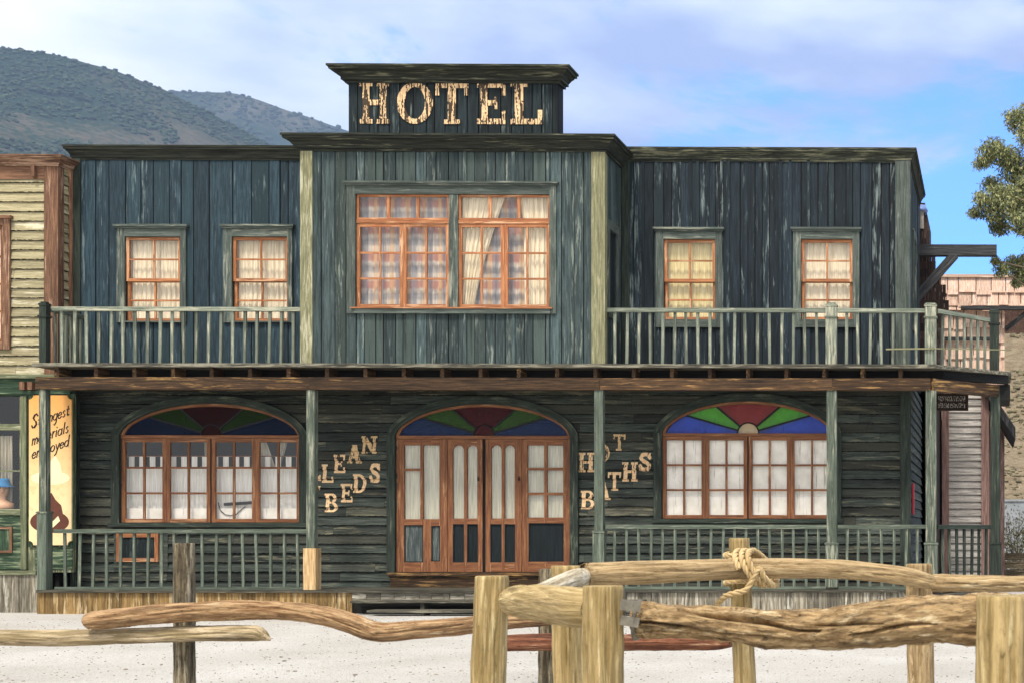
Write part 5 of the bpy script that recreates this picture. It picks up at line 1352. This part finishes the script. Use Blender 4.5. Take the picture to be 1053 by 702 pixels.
fl = thing('log_fence', 'left fence of weathered grey posts with a crooked brown rail', 'fence', 'log fences in the yard')
logpost(189.5, 558.5, 20, 12.2, fl, M_OLDPOST, 190, 21, amp=.05, crack=.2)
logpost(562, 585, 15, 13.0, fl, M_OLDPOST, 562, 17, amp=.05, crack=.2)
lograil([(94, 637.5, 8.5, 11.9), (98, 637, 9.3, 11.9), (130, 634, 9.5, 11.92), (180, 629.5, 9.8, 11.95), (240, 627, 10, 12.0), (295, 628, 9.6, 12.1), (335, 633, 10, 12.15), (362, 640.5, 10.5, 12.2), (388, 649, 10, 12.25), (430, 647, 9.4, 12.35), (487, 642, 9, 12.5), (540, 637, 7.8, 12.7), (580, 634, 7.5, 12.85), (606, 633, 7.2, 12.9)], fl, M_RLOG, 16, 60, .05, .10, .10, rough2=.05, cracks=((.05, .75, 1.7, 1.3, .3, .12), (.5, 1.3, 1.9, 1.5, .3, .12), (1.2, 2.1, 1.5, 2.1, .25, .1), (2.2, 3.0, 2.0, 1.6, .3, .12), (3.0, 3.9, 1.7, 1.9, .3, .1)))
lograil([(-60, 656, 8, 12.0), (0, 655, 8, 12.0), (60, 655.5, 8.6, 12.0), (130, 653.5, 8, 12.0), (200, 651, 8.2, 12.0), (255, 650.5, 8, 12.0), (268, 652, 6.8, 12.0), (278, 657.5, 1.2, 12.0)], fl, M_GREYLOG, 14, 50, .04, .06, .06, rough2=.03, cracks=((.6, 1.4, 1.4, 1.7, .25, .1), (1.5, 2.4, 1.8, 1.5, .25, .1)))
lograil([(515, 661, 8.5, 12.6), (560, 660, 9, 12.6), (610, 661, 9, 12.5), (660, 660, 8.5, 12.4), (700, 659.5, 8.8, 12.3), (735, 660, 7.8, 12.25), (752, 660, 5, 12.2)], fl, M_REDLOG, 10, 26, .08, .12, .09)

# rope round the middle post
rope_m = wood('rope', 'a98d5e', 'cbb183', 'e0cda4', .4, .1, '5b4526', .5, gs=2.)
def rope_mesh(mb, path, r):
    cs = cat([(p.x, p.y, p.z, r) for p in path], 8); pts = [Vector(q[:3]) for q in cs]
    n = len(pts); s = 0; t0 = (pts[1] - pts[0]).normalized(); nrm = t0.orthogonal().normalized()
    strands = [[], [], []]
    for i in range(n):
        t = (pts[min(i + 1, n - 1)] - pts[max(i - 1, 0)]).normalized(); nrm = (nrm - t * nrm.dot(t)).normalized(); bn = t.cross(nrm)
        if i: s += (pts[i] - pts[i - 1]).length
        for k in range(3):
            a = s / (r * 7) * 6.283 / 1.0 + k * 2.094; strands[k].append(pts[i] + nrm * math.cos(a) * r * .52 + bn * math.sin(a) * r * .52)
    for st_ in strands: mb.sweep(st_, [r * .58] * n, 7)
LJ = P(772, 584, 11.45)
mb = MB(); path = []
turns = 3.0
for i in range(int(turns * 14) + 1):
    t = 6.283 * i / 14; u = i / 14
    # loops that hug rail and post together, slanting across the rail
    path.append(Vector((LJ.x - .04 + .05 * u + .085 * math.sin(t + 3.5), LJ.y + .085 - .205 * math.cos(t), LJ.z + .135 * math.sin(t))))
tail = [P(768, 605, 11.35), P(757, 609, 11.33), P(747, 612, 11.35), P(741, 617, 11.4), P(737, 622, 11.42)]
rope_mesh(mb, path + tail, .023)
pc = P(761, 568, 11.75)
for zz_, k_ in ((pc.z, 0), (pc.z - .05, 1), (P(761, 599, 11.75).z, 2)):
    ring = [Vector((pc.x + .115 * math.cos(t), 11.75 + .115 * math.sin(t), zz_ + .02 * math.sin(t + 1 + k_))) for t in [6.283 * q / 16 for q in range(17)]]
    rope_mesh(mb, ring, .021)
tag(mb.build('rope', rope_m), 'thick tan rope coiled round the middle fence post and rail', 'rope')
mb = MB(); gp = P(785, 700, 12.6)
zg = P(785, 699.5, 11.6)
path = [P(771, 697, 11.55), P(775, 694, 11.5), P(780, 697, 11.45), P(788, 697.5, 11.5), P(795, 698, 11.55), P(799, 700, 11.6)]
dz = .028 - min(p.z for p in path)
path = [p + Vector((0, 0, 0)) for p in path]
path = [Vector((p.x, p.y, .05 + .02 * math.sin(i_ * 2))) for i_, p in enumerate(path)]
rope_mesh(mb, path, .024)
tag(mb.build('rope', rope_m), 'short loose end of rope lying on the gravel by the middle post', 'rope')

# ------------------------------------------------------------------ air
hz = MB(); hz.box(-3600, 1200, -60, 3900, -30, 1180)
def haze_mat():
    m = bpy.data.materials.new('haze_air'); m.use_nodes = True; nt = m.node_tree; nt.nodes.clear(); g = G(nt)
    v = g.n('ShaderNodeVolumePrincipled'); v.inputs['Density'].default_value = .00013; v.inputs['Color'].default_value = (.50, .66, .95, 1); v.inputs['Anisotropy'].default_value = .2
    o = g.n('ShaderNodeOutputMaterial'); g.l(v.outputs[0], o.inputs['Volume']); return m
tag(hz.build('haze', haze_mat()), 'thin blue air between the hotel and the mountains', 'haze', kind='stuff')
